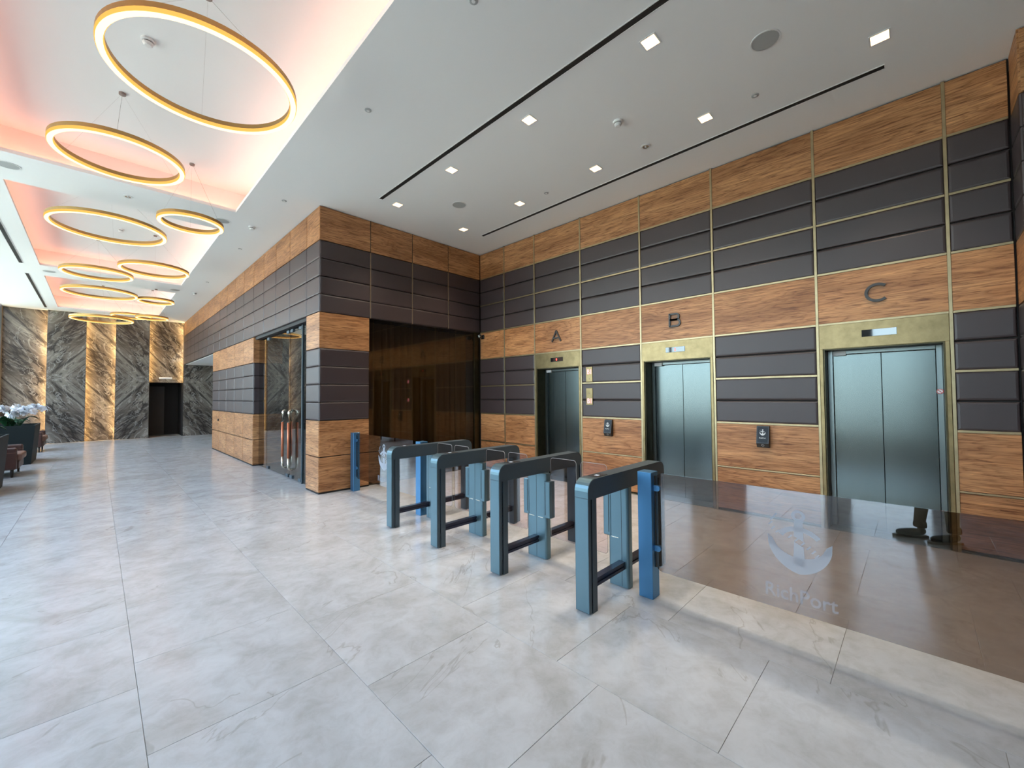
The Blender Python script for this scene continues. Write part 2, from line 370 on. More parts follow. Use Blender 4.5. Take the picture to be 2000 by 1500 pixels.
# ------------------------------------------------------------------ ceiling with three coffers
CX0, CX1 = -1.0, 1.635; COF = [(2.78, 8.27), (9.32, 14.77), (15.95, 21.15)]
lst = [((XW, -6.2, H), (CX0, YM+0.4, H+0.02)), ((CX1, -6.2, H), (7.2, YP+0.05, H+0.02)), ((CX1, YP+0.05, H), (XP+0.4, YM+0.4, H+0.02))]
ys = [-6.2]+[v for c in COF for v in c]+[YM+0.4]
for i in range(0, len(ys), 2): lst.append(((CX0, ys[i], H), (CX1, ys[i+1], H+0.02)))
ceiling = structure(boxes('ceiling', lst, 'ceiling_paint'))
for (y0, y1) in COF:
    e = 0.2; t = 0.04; X0, X1, Y0, Y1 = CX0-e, CX1+e, y0-e, y1+e; zb = H+0.02
    boxes('coffer', [((X0, Y0, ZC), (X1, Y1, ZC+t)), ((X0-t, Y0, zb), (X0, Y1, ZC)), ((X1, Y0, zb), (X1+t, Y1, ZC)),
                     ((X0, Y0-t, zb), (X1, Y0, ZC)), ((X0, Y1, zb), (X1, Y1+t, ZC))], 'ceiling_paint', ceiling, ((X0+X1)/2, (Y0+Y1)/2, zb))
    l = 0.02
    boxes('coffer_lip', [((CX0-l, y0-l, zb), (CX0, y1+l, zb+0.03)), ((CX1, y0-l, zb), (CX1+l, y1+l, zb+0.03)),
                         ((CX0, y0-l, zb), (CX1, y0, zb+0.03)), ((CX0, y1, zb), (CX1, y1+l, zb+0.03))], 'ceiling_paint', ceiling, ((X0+X1)/2, (Y0+Y1)/2, zb))
    for a, b in (((CX0-0.10, y0, zb), (CX0-0.07, y1, zb+0.015)), ((CX1+0.07, y0, zb), (CX1+0.10, y1, zb+0.015)),
                 ((CX0, y0-0.10, zb), (CX1, y0-0.07, zb+0.015)), ((CX0, y1+0.07, zb), (CX1, y1+0.10, zb+0.015))):
        box('cove_light_strip', a, b, 'cove_light', ceiling)
# ------------------------------------------------------------------ right wall with the lifts
YJ = [YP, 6.187, 5.333, 4.236, 3.0905, 1.998, 0.827, -0.267, -0.70]
LIFTS = {2: 'A', 4: 'B', 6: 'C'}
OPZ = 2.11; CAS = 0.05
def opening(i): return YJ[i+1]+CAS, YJ[i]-CAS
DEP = 0.03
lst = [((XE+DEP, -0.70, 2.4), (7.2, YP+0.05, H))]
solid = [(YJ[0]+0.05, opening(2)[1])]+[(opening(2)[0], opening(4)[1]), (opening(4)[0], opening(6)[1]), (opening(6)[0], -0.70)]
for hi, lo in solid: lst.append(((XE+DEP, lo, 0), (7.2, hi, 2.4)))
for i in LIFTS: lst.append(((XE+DEP, opening(i)[0], OPZ), (7.2, opening(i)[1], 2.4)))
lst += [((XE, YP+0.05, 0), (7.2, YP+0.4, 3.0)), ((5.65, -6.2, 0), (7.2, -0.70-DEP, H))]
wall_right = structure(boxes('wall_right', lst, 'dark_backing'))
ZL = [0.0, 0.6, 1.2, 1.8, 2.4, 3.0, 3.6, 4.2, H]
def wood_slab(face, plane, u0, u1, z0, z1, par, g=0.004): panel('wood_panel', face, plane, u0+g, u1-g, z0+g, z1-g, WOODP, 'wood', par)
def pads(face, plane, u0, u1, z0, par, g=0.005, n=4):
    for k in range(n):
        gb = g if k % 2 else g+0.003; gt = g if k % 2 == 0 else g+0.003
        panel('upholstered_pad', face, plane, u0+g, u1-g, z0+0.3*k+gb*0.6, z0+0.3*(k+1)-gt*0.6, PADP, 'leather_pad', par)
def column(face, plane, u0, u1, par, full=True, low=True, g=0.006):
    wood_slab(face, plane, u0, u1, 4.2, H-0.004, par, max(g, 0.007))
    pads(face, plane, u0, u1, 3.0, par, g)
    if full:
        wood_slab(face, plane, u0, u1, 2.4, 3.0, par, g)
        if low:
            pads(face, plane, u0, u1, 1.2, par, g)
            wood_slab(face, plane, u0, u1, 0.6, 1.2, par, g); wood_slab(face, plane, u0, u1, 0.022, 0.6, par, g)
for i in range(8): column('-x', XE, YJ[i+1], YJ[i], wall_right, True, i not in LIFTS, 0.013)
bw = 0.014
for i in range(1, 8):                                   # brass verticals
    z0 = 0.0
    box('brass_strip', (XE-0.006, YJ[i]-bw, z0), (XE+DEP, YJ[i]+bw, H-0.003), 'brass_line', wall_right, 0.002, 1)
for i in range(8):                                      # brass horizontals, one per panel column
    for z in (0.6, 1.2, 1.8, 2.4, 3.0, 3.6, 4.2):
        if i in LIFTS and z < 2.4: continue
        hw = 0.012 if z > 0.7 else 0.009
        box('brass_strip', (XE-0.005, YJ[i+1]+bw, z-hw), (XE+DEP, YJ[i]-bw, z+hw), 'brass_line', wall_right, 0.002, 1)
for i in (0, 1, 3, 5, 7): box('plinth', (XE+0.002, YJ[i+1]+0.012, 0), (XE+DEP, YJ[i]-0.012, 0.02), 'dark_bronze', wall_right)
# return wall at the right edge
RX = 5.62
wood_slab('-y', -0.70, RX, XE-0.005, 4.2, H-0.004, wall_right)   # replaced below by panels that face +y
bpy.data.objects.remove(wall_right.children[-1])
def ret_panel(name, z0, z1, prof, mt):
    w_ = XE-RX-0.02; h_ = z1-z0; bm = bmesh.new(); rings = []
    for ins, d in prof:
        rings.append([bm.verts.new((u, d, v)) for u, v in ((-w_/2+ins, -h_/2+ins), (w_/2-ins, -h_/2+ins), (w_/2-ins, h_/2-ins), (-w_/2+ins, h_/2-ins))])
    bm.faces.new(rings[0]); bm.faces.new(rings[-1])
    for r, s in zip(rings, rings[1:]):
        for i in range(4): bm.faces.new((r[i], r[(i+1) % 4], s[(i+1) % 4], s[i]))
    mk(name, finish(bm, name), ((RX+XE)/2, -0.70, (z0+z1)/2), mt, wall_right)
for z0, z1 in ((4.2, H), (2.4, 3.0), (0.6, 1.2), (0.02, 0.6)): ret_panel('wood_panel', z0+0.005, z1-0.005, WOODP, 'wood')
for zb in (3.0, 1.2):
    for k in range(4): ret_panel('upholstered_pad', zb+0.3*k+0.004, zb+0.3*(k+1)-0.004, PADP, 'leather_pad')
for k in range(4):
    y1 = -0.705-1.1*k; y0 = y1-1.1
    column('-x', RX, y0, y1, wall_right, True, True, 0.009)
# ------------------------------------------------------------------ lifts
def lift(i, letter):
    y0, y1 = opening(i); yc = (y0+y1)/2
    t = thing('elevator', {'A': 'farthest elevator in the row, brushed steel doors in brass surround under letter A',
                           'B': 'middle elevator, brushed steel doors in brass surround under letter B',
                           'C': 'nearest elevator, brushed steel doors in brass surround under letter C'}[letter], 'elevator', (XE, yc, 0), 'elevators in the panelled wall')
    Y0, Y1 = YJ[i+1]+0.015, YJ[i]-0.015
    box('header_panel', (XE-0.004, Y0, OPZ), (XE+DEP, Y1, 2.388), 'brass', t, 0.002, 1)
    for a, b in ((y1, Y1), (Y0, y0)): box('casing', (XE-0.012, a, 0), (XE+DEP, b, OPZ), 'brass', t, 0.003, 1)
    xd = XE+0.26
    box('jamb', (XE+0.005, y1-0.012, 0.0), (xd+0.06, y1, OPZ), 'dark_bronze', t); box('jamb', (XE+0.005, y0, 0.0), (xd+0.06, y0+0.012, OPZ), 'dark_bronze', t)
    box('soffit', (XE+0.005, y0+0.012, OPZ-0.012), (xd+0.06, y1-0.012, OPZ), 'dark_bronze', t)
    fw_ = 0.05; yi0, yi1 = y0+0.012+fw_, y1-0.012-fw_
    box('door_frame', (xd-0.03, y0+0.012, 0), (xd+0.05, yi0, OPZ-0.012), 'steel_frame', t, 0.004, 1); box('door_frame', (xd-0.03, yi1, 0), (xd+0.05, y1-0.012, OPZ-0.012), 'steel_frame', t, 0.004, 1)
    box('door_frame', (xd-0.03, yi0, OPZ-0.055), (xd+0.05, yi1, OPZ-0.012), 'steel_frame', t, 0.004, 1)
    for a, b in ((yi0+0.002, yc-0.002), (yc+0.002, yi1-0.002)): box('door_panel', (xd+0.0, a, 0.012), (xd+0.04, b, OPZ-0.06), 'steel', t, 0.002, 1)
    box('shaft_backing', (xd+0.045, yi0-0.02, 0.0), (xd+0.055, yi1+0.02, OPZ-0.02), 'slot_black', t)
    box('sill', (XE+0.0, y0+0.012, 0.0005), (xd+0.045, y1-0.012, 0.008), 'steel_frame', t)
    box('notice_plate', (xd-0.05, yi1-0.125, OPZ-0.070), (xd-0.030, yi1-0.005, OPZ-0.022), 'sticker_white', t)
    d = box('floor_display', (XE-0.010, yc-0.145, 2.220), (XE-0.004, yc+0.145, 2.298), 'display_glass', t, 0.002, 1)
    if letter != 'C':
        me = text_mesh('2' if letter == 'B' else '1', 'digit', 0.022, 0.04, 0.001); dg = mk('digit', me, (XE-0.0108, yc, 2.259), 'red_digits', d); dg.rotation_euler = WALLTEXT
    if letter == 'C':
        s = lathe('safety_sticker', ((0, 0), (0.028, 0), (0.028, 0.002), (0, 0.002)), (xd-0.0305, y0+0.012+0.028, 1.60), 'sticker_white', t, 20); s.rotation_euler = (0, -math.pi/2, 0)
        ring = bmesh.new(); tube_mesh(ring, [(0.024*math.cos(a*math.pi/10), 0.024*math.sin(a*math.pi/10), 0.003) for a in range(21)], 0.003, 5); tube_mesh(ring, [(-0.016, -0.016, 0.003), (0.016, 0.016, 0.003)], 0.003, 5)
        q = mk('sticker_mark', finish(ring, 'sticker_mark'), wpos(s), 'sticker_red', s)
    me = stroke_mesh(LETTERS[letter], 0.027, 0.02)
    l = mk('wall_letter', me, (XE-0.011, yc, 2.70), 'letter_metal'); l.rotation_euler = WALLTEXT
    tag(l, 'dark metal capital letter %s fixed to the wooden panel above the %s elevator' % (letter, {'A': 'farthest', 'B': 'middle', 'C': 'nearest'}[letter]), 'letter', 'lift letters')
for i, l in LIFTS.items(): lift(i, l)
# call button plates beside lift A
for zc, top, lab in ((1.949, True, 'upper'), (1.5625, False, 'lower')):
    t = thing('call_panel', lab+' brass lift indicator plate with glowing red digits on dark padding right of lift A', 'call panel', (XE, 4.063, zc), 'lift call plates')
    hh = 0.131 if top else 0.146
    box('plate', (XE-0.014, 3.996, zc-hh), (XE-0.004, 4.13, zc+hh), 'brass', t, 0.003, 1)
    zd = zc+hh-0.085 if top else zc-hh+0.07
    me = text_mesh('B1', 'level_digits', 0.085, 0.085, 0.001, 0.02); d = mk('level_digits', me, (XE-0.0148, 4.063, zd), 'pink_digits', t); d.rotation_euler = WALLTEXT
    zk = zc-hh+0.055 if top else zc+hh-0.09
    k = lathe('button', ((0, 0), (0.012, 0), (0.012, 0.004), (0, 0.005)), (XE-0.014, 4.063, zk), 'bronze_strip', t, 14); k.rotation_euler = (0, -math.pi/2, 0)
# ------------------------------------------------------------------ anchor emblem (u right, v up, about 0.8 x 1)
def arc(cx, cy, r, a0, a1, n): return [(cx+r*math.cos(math.radians(a0+(a1-a0)*i/n)), cy+r*math.sin(math.radians(a0+(a1-a0)*i/n))) for i in range(n+1)]
def anchor_polys():
    P = []
    o_, i_ = arc(0, 0.40, 0.088, 0, 360, 20), arc(0, 0.40, 0.045, 0, 360, 20)
    for k in range(20): P.append([o_[k], o_[k+1], i_[k+1], i_[k]])
    P.append([(-0.055, 0.32), (0.055, 0.32), (0.06, 0.03), (-0.06, 0.09)])              # shank above the rope
    P.append([(-0.06, 0.01), (0.06, -0.05), (0.075, -0.34), (-0.075, -0.34)])            # shank below
    a, b = arc(0, -0.12, 0.36, 42, 138, 12), arc(0, -0.12, 0.29, 42, 138, 12)            # stock, bowed
    for k in range(12): P.append([a[k], a[k+1], b[k+1], b[k]])
    n = 22                                                                             # arms: a crescent with pointed flukes
    A = arc(0, 0.0, 0.40, 182, 358, n); B = [(x*0.84, 0.05+y*0.68) for x, y in A]
    A = [(x*(1+0.0), y-0.06*(1-abs(x)/0.4)) for x, y in A]; A[0] = B[0] = (-0.40, 0.06); A[-1] = B[-1] = (0.40, 0.06)
    for k in range(n): P.append([A[k], A[k+1], B[k+1], B[k]])
    P.append([(-0.40, 0.06), (-0.39, -0.08), (-0.26, -0.15), (-0.31, -0.04)]); P.append([(0.40, 0.06), (0.31, -0.04), (0.26, -0.15), (0.39, -0.08)])
    rope = [(-0.30, 0.36), (-0.34, 0.30), (-0.36, 0.23), (-0.33, 0.16), (-0.27, 0.12), (-0.19, 0.10), (-0.11, 0.075), (-0.03, 0.04), (0.05, 0.0), (0.12, -0.045), (0.18, -0.09), (0.22, -0.14), (0.21, -0.20), (0.17, -0.235)]
    for x, y in rope: P.append([(x-0.032, y-0.022), (x-0.012, y-0.03), (x+0.032, y+0.022), (x+0.012, y+0.03)])
    return P
ANCHOR = anchor_polys()
def anchor_mesh(scale, thick):
    bm = bmesh.new()
    for q in ANCHOR: ngon_prism(bm, [(x*scale, y*scale) for x, y in q], 'z', -thick/2, thick/2)
    return finish(bm, 'anchor')
# ------------------------------------------------------------------ wall readers
for yc, lab in ((3.68, 'small black tilted card reader on wooden panel between lifts A and B'), (1.415, 'small black tilted card reader on wooden panel between lifts B and C')):
    t = thing('card_reader', lab, 'card reader', (XE, yc, 0.90), 'wall card readers')
    prism('housing', [(XE-0.002, 0.905), (XE-0.045, 0.90), (XE-0.080, 0.955), (XE-0.040, 1.172), (XE-0.002, 1.175)], 'y', yc-0.07, yc+0.07, 'black_plastic', t, (XE-0.03, yc, 1.03))
    a = math.atan2(0.040, 0.217); ax = Vector((math.sin(a), 0, math.cos(a))); nx = Vector((-math.cos(a), 0, math.sin(a))); mid = Vector((XE-0.060, yc, 1.0635))
    s = box('screen', (-0.058, -0.10, -0.0015), (0.058, 0.10, 0.0015), 'reader_screen', t); s.location = mid+nx*0.0015-wpos(t); s.rotation_euler = Matrix((Vector((0, -1, 0)), ax, nx)).transposed().to_euler()
    e = mk('anchor_mark', anchor_mesh(0.085, 0.001), wpos(s), 'emblem_white', s); e.location = (0, 0.03, 0.002)
    tm = mk('reader_text', text_mesh('RichPort', 'reader_text', 0.075, 0.018, 0.001), wpos(s), 'emblem_white', s); tm.location = (0, -0.04, 0.002)
    rg = bmesh.new(); tube_mesh(rg, [(0.014*math.cos(k*math.pi/8), 0.014*math.sin(k*math.pi/8), 0) for k in range(17)], 0.0025, 5)
    q = mk('reader_ring', finish(rg, 'reader_ring'), (XE-0.0645, yc, 0.930), 'grey_mesh', t)
    b = math.atan2(0.035, 0.055); q.rotation_euler = (0, -math.pi/2-b, 0)
# ------------------------------------------------------------------ panelled block left of the lifts
RZ = 3.0
PX1 = 3.425; PY1 = 7.565; PIER0, PIER1 = 11.0, 15.76
lst = [((XP+DEP, YP+DEP, RZ), (7.2, YM-0.02, H)), ((XP+DEP, YP+DEP, 0), (PX1-0.02, PY1-0.02, RZ)), ((XP+DEP, PIER0+DEP, 0), (XP+0.62, PIER1-DEP, RZ))]
wall_inner = structure(boxes('wall_inner', lst, 'dark_backing'))
box('passage_ceiling', (XP+0.06, PIER1, RZ-0.012), (6.0, YM-0.03, RZ), 'ceiling_paint', wall_inner)
FX = [XP, 3.445, 4.309, 5.172, XE-0.002]
for i in range(4): column('-y', YP, FX[i], FX[i+1], wall_inner, False, False, 0.006)
wood_slab('-y', YP, XP, PX1, 2.4, 3.0, wall_inner); pads('-y', YP, XP, PX1, 1.2, wall_inner); wood_slab('-y', YP, XP, PX1, 0.6, 1.2, wall_inner, 0.008); wood_slab('-y', YP, XP, PX1, 0.02, 0.6, wall_inner, 0.008)
for x in FX[1:4]: box('bronze_strip', (x-0.010, YP-0.003, RZ), (x+0.010, YP+DEP, 4.195), 'bronze_strip', wall_inner, 0.002, 1)
for x in FX[1:4]: box('joint_strip', (x-0.005, YP+0.004, 4.2), (x+0.005, YP+DEP, H-0.003), 'slot_black', wall_inner)
LY = [YP, PY1, 8.46, 9.32, 10.19, 11.02, 11.93, 12.85, 13.80, 14.78, 15.68, 16.60, 17.5, 18.4, 19.3, 20.2, 21.1, YM-0.03]
for i in range(len(LY)-1): column('-x', XP, LY[i], LY[i+1], wall_inner, False, False, 0.003)
wood_slab('-x', XP, YP, PY1, 2.4, 3.0, wall_inner); pads('-x', XP, YP, PY1, 1.2, wall_inner); wood_slab('-x', XP, YP, PY1, 0.6, 1.2, wall_inner, 0.008); wood_slab('-x', XP, YP, PY1, 0.02, 0.6, wall_inner, 0.008)
PJ = [PIER0, 11.93, 12.85, 13.80, 14.78, PIER1]
for i in range(5):
    a, b = PJ[i], PJ[i+1]
    wood_slab('-x', XP, a, b, 2.4, 3.0, wall_inner, 0.008); pads('-x', XP, a, b, 1.2, wall_inner); wood_slab('-x', XP, a, b, 0.6, 1.2, wall_inner, 0.010); wood_slab('-x', XP, a, b, 0.02, 0.6, wall_inner, 0.010)
wood_slab('-y', PIER0, XP+0.004, XP+0.62, 2.4, 3.0, wall_inner); pads('-y', PIER0, XP+0.004, XP+0.62, 1.2, wall_inner); wood_slab('-y', PIER0, XP+0.004, XP+0.62, 0.6, 1.2, wall_inner); wood_slab('-y', PIER0, XP+0.004, XP+0.62, 0.02, 0.6, wall_inner)
box('plinth', (XP+0.004, YP+0.004, 0), (PX1-0.004, PY1-0.004, 0.02), 'slot_black', wall_inner)
box('plinth', (XP+0.004, PIER0+0.004, 0), (XP+0.6, PIER1-0.004, 0.02), 'slot_black', wall_inner)
k = lathe('cupboard_lock', ((0, 0), (0.035, 0), (0.035, 0.02), (0.02, 0.03), (0, 0.03)), (XP-0.001, 14.80, 0.93), 'black_plastic', wall_inner, 14); k.rotation_euler = (0, -math.pi/2, 0)
# room behind the glass
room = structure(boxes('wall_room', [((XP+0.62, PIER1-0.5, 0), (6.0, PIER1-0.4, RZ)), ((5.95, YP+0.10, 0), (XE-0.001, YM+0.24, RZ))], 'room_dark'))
# glass partition with curtain beside the lifts
gp = structure(bpy.data.objects.new('window_partition', None)); link(gp); gp.location = (4.65, YP+0.06, 0)
for a, b in ((PX1-0.01, 4.612), (4.618, 5.905)): box('pane', (a, YP+0.055, 0.012), (b, YP+0.067, RZ-0.004), 'partition_glass', gp)
box('edge_channel', (5.905, YP+0.03, 0), (6.045, YP+0.09, RZ), 'dark_bronze', gp); box('floor_channel', (PX1-0.02, YP+0.05, 0.0), (5.905, YP+0.072, 0.012), 'dark_bronze', gp)
def curtain(name, x0, x1, yc, z0, z1, amp, wl, lab):
    bm = bmesh.new(); n = int((x1-x0)/0.012); prev = None
    for i in range(n+1):
        x = x0+(x1-x0)*i/n; ph = 2*math.pi*x/wl
        y = yc+amp*math.sin(ph+0.8*math.sin(x*3.1))+0.25*amp*math.sin(2.3*ph)
        cur = [bm.verts.new((x, y+0.012*math.sin(7*x)*(1-zz), z0+(z1-z0)*zz)) for zz in (0, 0.5, 0.93, 1)]
        if prev:
            for j in range(3): bm.faces.new((prev[j], cur[j], cur[j+1], prev[j+1]))
        prev = cur
    me = finish(bm, name, True); o = mk(name, me, (0, 0, 0), 'curtain'); sm = o.modifiers.new('thickness', 'SOLIDIFY'); sm.thickness = 0.004
    return tag(o, lab, 'curtain')
curtain('curtain', 3.5, 5.86, YP+0.26, 0.02, RZ-0.03, 0.035, 0.145, 'olive brown pleated curtain hanging behind the dark glass partition')
# glass double door between pillar and pier
door1 = structure(bpy.data.objects.new('door_1', None)); link(door1); door1.location = (XP+0.12, 9.3, 0)
GX = XP+0.12
box('door_header', (XP+0.04, PY1, RZ-0.06), (XP+0.30, PIER0, RZ), 'slot_black', door1)
for a, b in ((10.36, 10.99), (7.575, 8.06)): box('fixed_pane', (GX, a, 0.01), (GX+0.012, b, RZ-0.06), 'door_glass', door1)
leafs = []
for a, b in ((8.80, 10.33), (8.09, 8.77)):
    lf = box('glass_leaf', (GX, a, 0.02), (GX+0.012, b, RZ-0.08), 'door_glass', door1)
    for yy in (a+0.10, b-0.10):
        for zz in (0.02, RZ-0.14): box('patch_fitting', (GX-0.02, yy-0.07, zz), (GX+0.032, yy+0.07, zz+0.06), 'gate_dark', lf, 0.006, 1)
    leafs.append(lf)
for lf, yy in ((leafs[0], 8.98), (leafs[1], 8.62)):
    tube('pull_handle', [(GX-0.075, yy, 0.42), (GX-0.075, yy, 1.10)], 0.024, 'copper', lf, 12)
    for z0, z1 in ((1.10, 1.33), (0.42, 0.20)):
        s = 1 if z1 > z0 else -1
        tube('handle_end', [(GX-0.075, yy, z0), (GX-0.075, yy, z1-s*0.05), (GX-0.065, yy, z1-s*0.015), (GX-0.04, yy, z1), (GX, yy, z1)], 0.022, 'handle_steel', lf, 12)
box('side_post', (GX-0.02, 8.06, 0), (GX+0.04, 8.09, RZ-0.06), 'gate_dark', door1)
# ------------------------------------------------------------------ far marble wall
MX = [XW, -1.275, -0.305, 0.489, 1.467, 2.553, 6.05]
DX0, DX1, DZ = 1.475, 2.545, 2.235
lst = [((XW, YM+0.232, 0), (DX0, YM+0.4, H)), ((DX0, YM+0.232, DZ), (DX1, YM+0.4, H)), ((DX1, YM+0.232, 0), (7.2, YM+0.4, H))]
wall_back = structure(boxes('wall_back', lst, 'dark_backing'))
def slab(x0, x1, z0, z1, y, flipx, flipz):
    o = box('marble_slab', (x0, y, z0), (x1, y+0.03, z1), 'marble', wall_back, 0.0008, 1)
    o.scale = (-1 if flipx else 1, 1, -1 if flipz else 1); return o
ZS = 2.33
for i in range(6):
    lit = i in (0, 2, 4); y = YM+0.20 if lit else YM
    x0, x1 = MX[i], MX[i+1]
    if not lit: x0, x1 = x0-0.0, x1+0.0
    if i == 4: slab(x0, x1, DZ, H-0.01, y, False, False); continue
    fx = (i in (1,)) or i == 5
    if i == 5:
        xx = [2.553, 3.6, 4.8, 6.0]
        for q in range(3): slab(xx[q]+0.002, xx[q+1]-0.002, 0, ZS, y, q % 2 == 0, True); slab(xx[q]+0.002, xx[q+1]-0.002, ZS, 3.06, y, q % 2 == 0, False)
        continue
    if lit: slab(x0, x1, 0.005, H-0.01, y, False, False)
    else:
        slab(x0, x1, 0.005, ZS, y, fx, True); slab(x0, x1, ZS, H-0.01, y, fx, False)
# vertical light strips tucked behind the edges of the proud slabs
for x, s, z0 in ((-1.275, -1, 0.02), (-0.305, 1, 0.02), (0.489, -1, 0.02), (1.467, 1, DZ), (2.553, -1, DZ)):
    box('edge_light_strip', (x-s*0.05-0.008, YM+0.04, z0), (x-s*0.05+0.008, YM+0.055, H-0.05), 'marble_led', wall_back)
# dark doorway with its lobby
lst = [((DX0-0.06, YM+0.24, 0), (DX0, YM+1.5, DZ)), ((DX1, YM+0.24, 0), (DX1+0.06, YM+1.5, DZ)), ((DX0-0.06, YM+0.24, DZ), (DX1+0.06, YM+1.5, DZ+0.06)), ((DX0-0.06, YM+1.5, 0), (DX1+0.06, YM+1.56, DZ+0.06))]
door2 = structure(boxes('door_2', lst, 'dark_backing', None, (2.0, YM+0.3, 0)))
box('door_leaf', (DX0+0.05, YM+1.44, 0), (DX0+0.60, YM+1.5, 2.1), 'room_dark', door2, 0.004, 1)
for sx, xa, xb in ((1, DX0, DX0+0.012), (-1, DX1-0.012, DX1)): box('door_reveal', (xa, YM+0.02, 0), (xb, YM+0.3, DZ), 'dark_backing', door2)
t = thing('emergency_light', 'white emergency light bar above the dark doorway in marble wall', 'emergency light', (2.0, YM+0.2, 2.42))
box('housing', (1.78, YM+0.12, 2.385), (2.20, YM+0.20, 2.455), 'white_plastic', t, 0.01, 1); box('diffuser', (1.80, YM+0.13, 2.38), (2.18, YM+0.19, 2.384), 'sticker_white', t)
# ------------------------------------------------------------------ window wall on the left and what lies behind the camera
SOL = [(-6.2, -0.15), (0.83, 1.10), (2.36, 3.30), (12.2, 12.5), (YM-0.05, YM+0.4)]
wall_left = structure(boxes('wall_left', [((XW-0.25, a, 0), (XW, b, H+0.05)) for a, b in SOL], 'room_dark'))
n = 0
for a, b in ((-0.15, 0.83), (1.10, 2.36), (3.30, 12.2), (12.5, YM-0.05)):
    n += 1; cnt = max(1, round((b-a)/1.5)); st = (b-a)/cnt; f = 0.035
    lst = [((XW-0.14, a, 0), (XW-0.06, b, 0.07)), ((XW-0.14, a, H-0.06), (XW-0.06, b, H+0.04))]
    for k in range(cnt+1): y = a+k*st; lst.append(((XW-0.14, max(a, y-f), 0.07), (XW-0.06, min(b, y+f), H-0.06)))
    wdw = structure(boxes('window_%d' % n, lst, 'window_frame', None, (XW-0.1, (a+b)/2, 0)))
    for k in range(cnt): box('pane', (XW-0.105, a+k*st+f, 0.07), (XW-0.095, a+(k+1)*st-f, H-0.06), 'window_glass', wdw)
wall_front = structure(box('wall_front', (XW-0.25, -6.4, 0), (7.2, -6.2, H+0.05), 'wall_paint'))
hb = bmesh.new(); hy = [3.4+0.25*k for k in range(78)]; prev = None  # invented dark hedge, out of view, added to darken low reflections in lift doors
for y in hy:
    ring = [hb.verts.new((x+random.uniform(-.06, .06), y, z+(random.uniform(-.05, .05) if z > 0 else 0))) for x, z in ((-3.2, -0.12), (-3.2, 0.45), (-3.25, 0.82), (-3.75, 0.85), (-3.85, 0.4), (-3.85, -0.12))]
    if prev:
        for i in range(5): hb.faces.new((prev[i], prev[i+1], ring[i+1], ring[i]))
    prev = ring
structure(mk('added_hedge', finish(hb, 'added_hedge'), (0, 0, 0), 'added_hedge'))
ground = structure(boxes('ground', [((-60, 3.3, -0.35), (XW-0.25, 70, -0.12)), ((-60, -50, -0.35), (XW-0.25, -9, -0.12)), ((-60, -9, -0.35), (-26, 3.3, -0.12))], 'pavement'))
box('added_driveway', (-26, -9, -0.35), (XW-0.25, 3.3, -0.122), 'added_asphalt', ground)  # unseen dark ground, added so lift C's doors reflect dark below the horizon
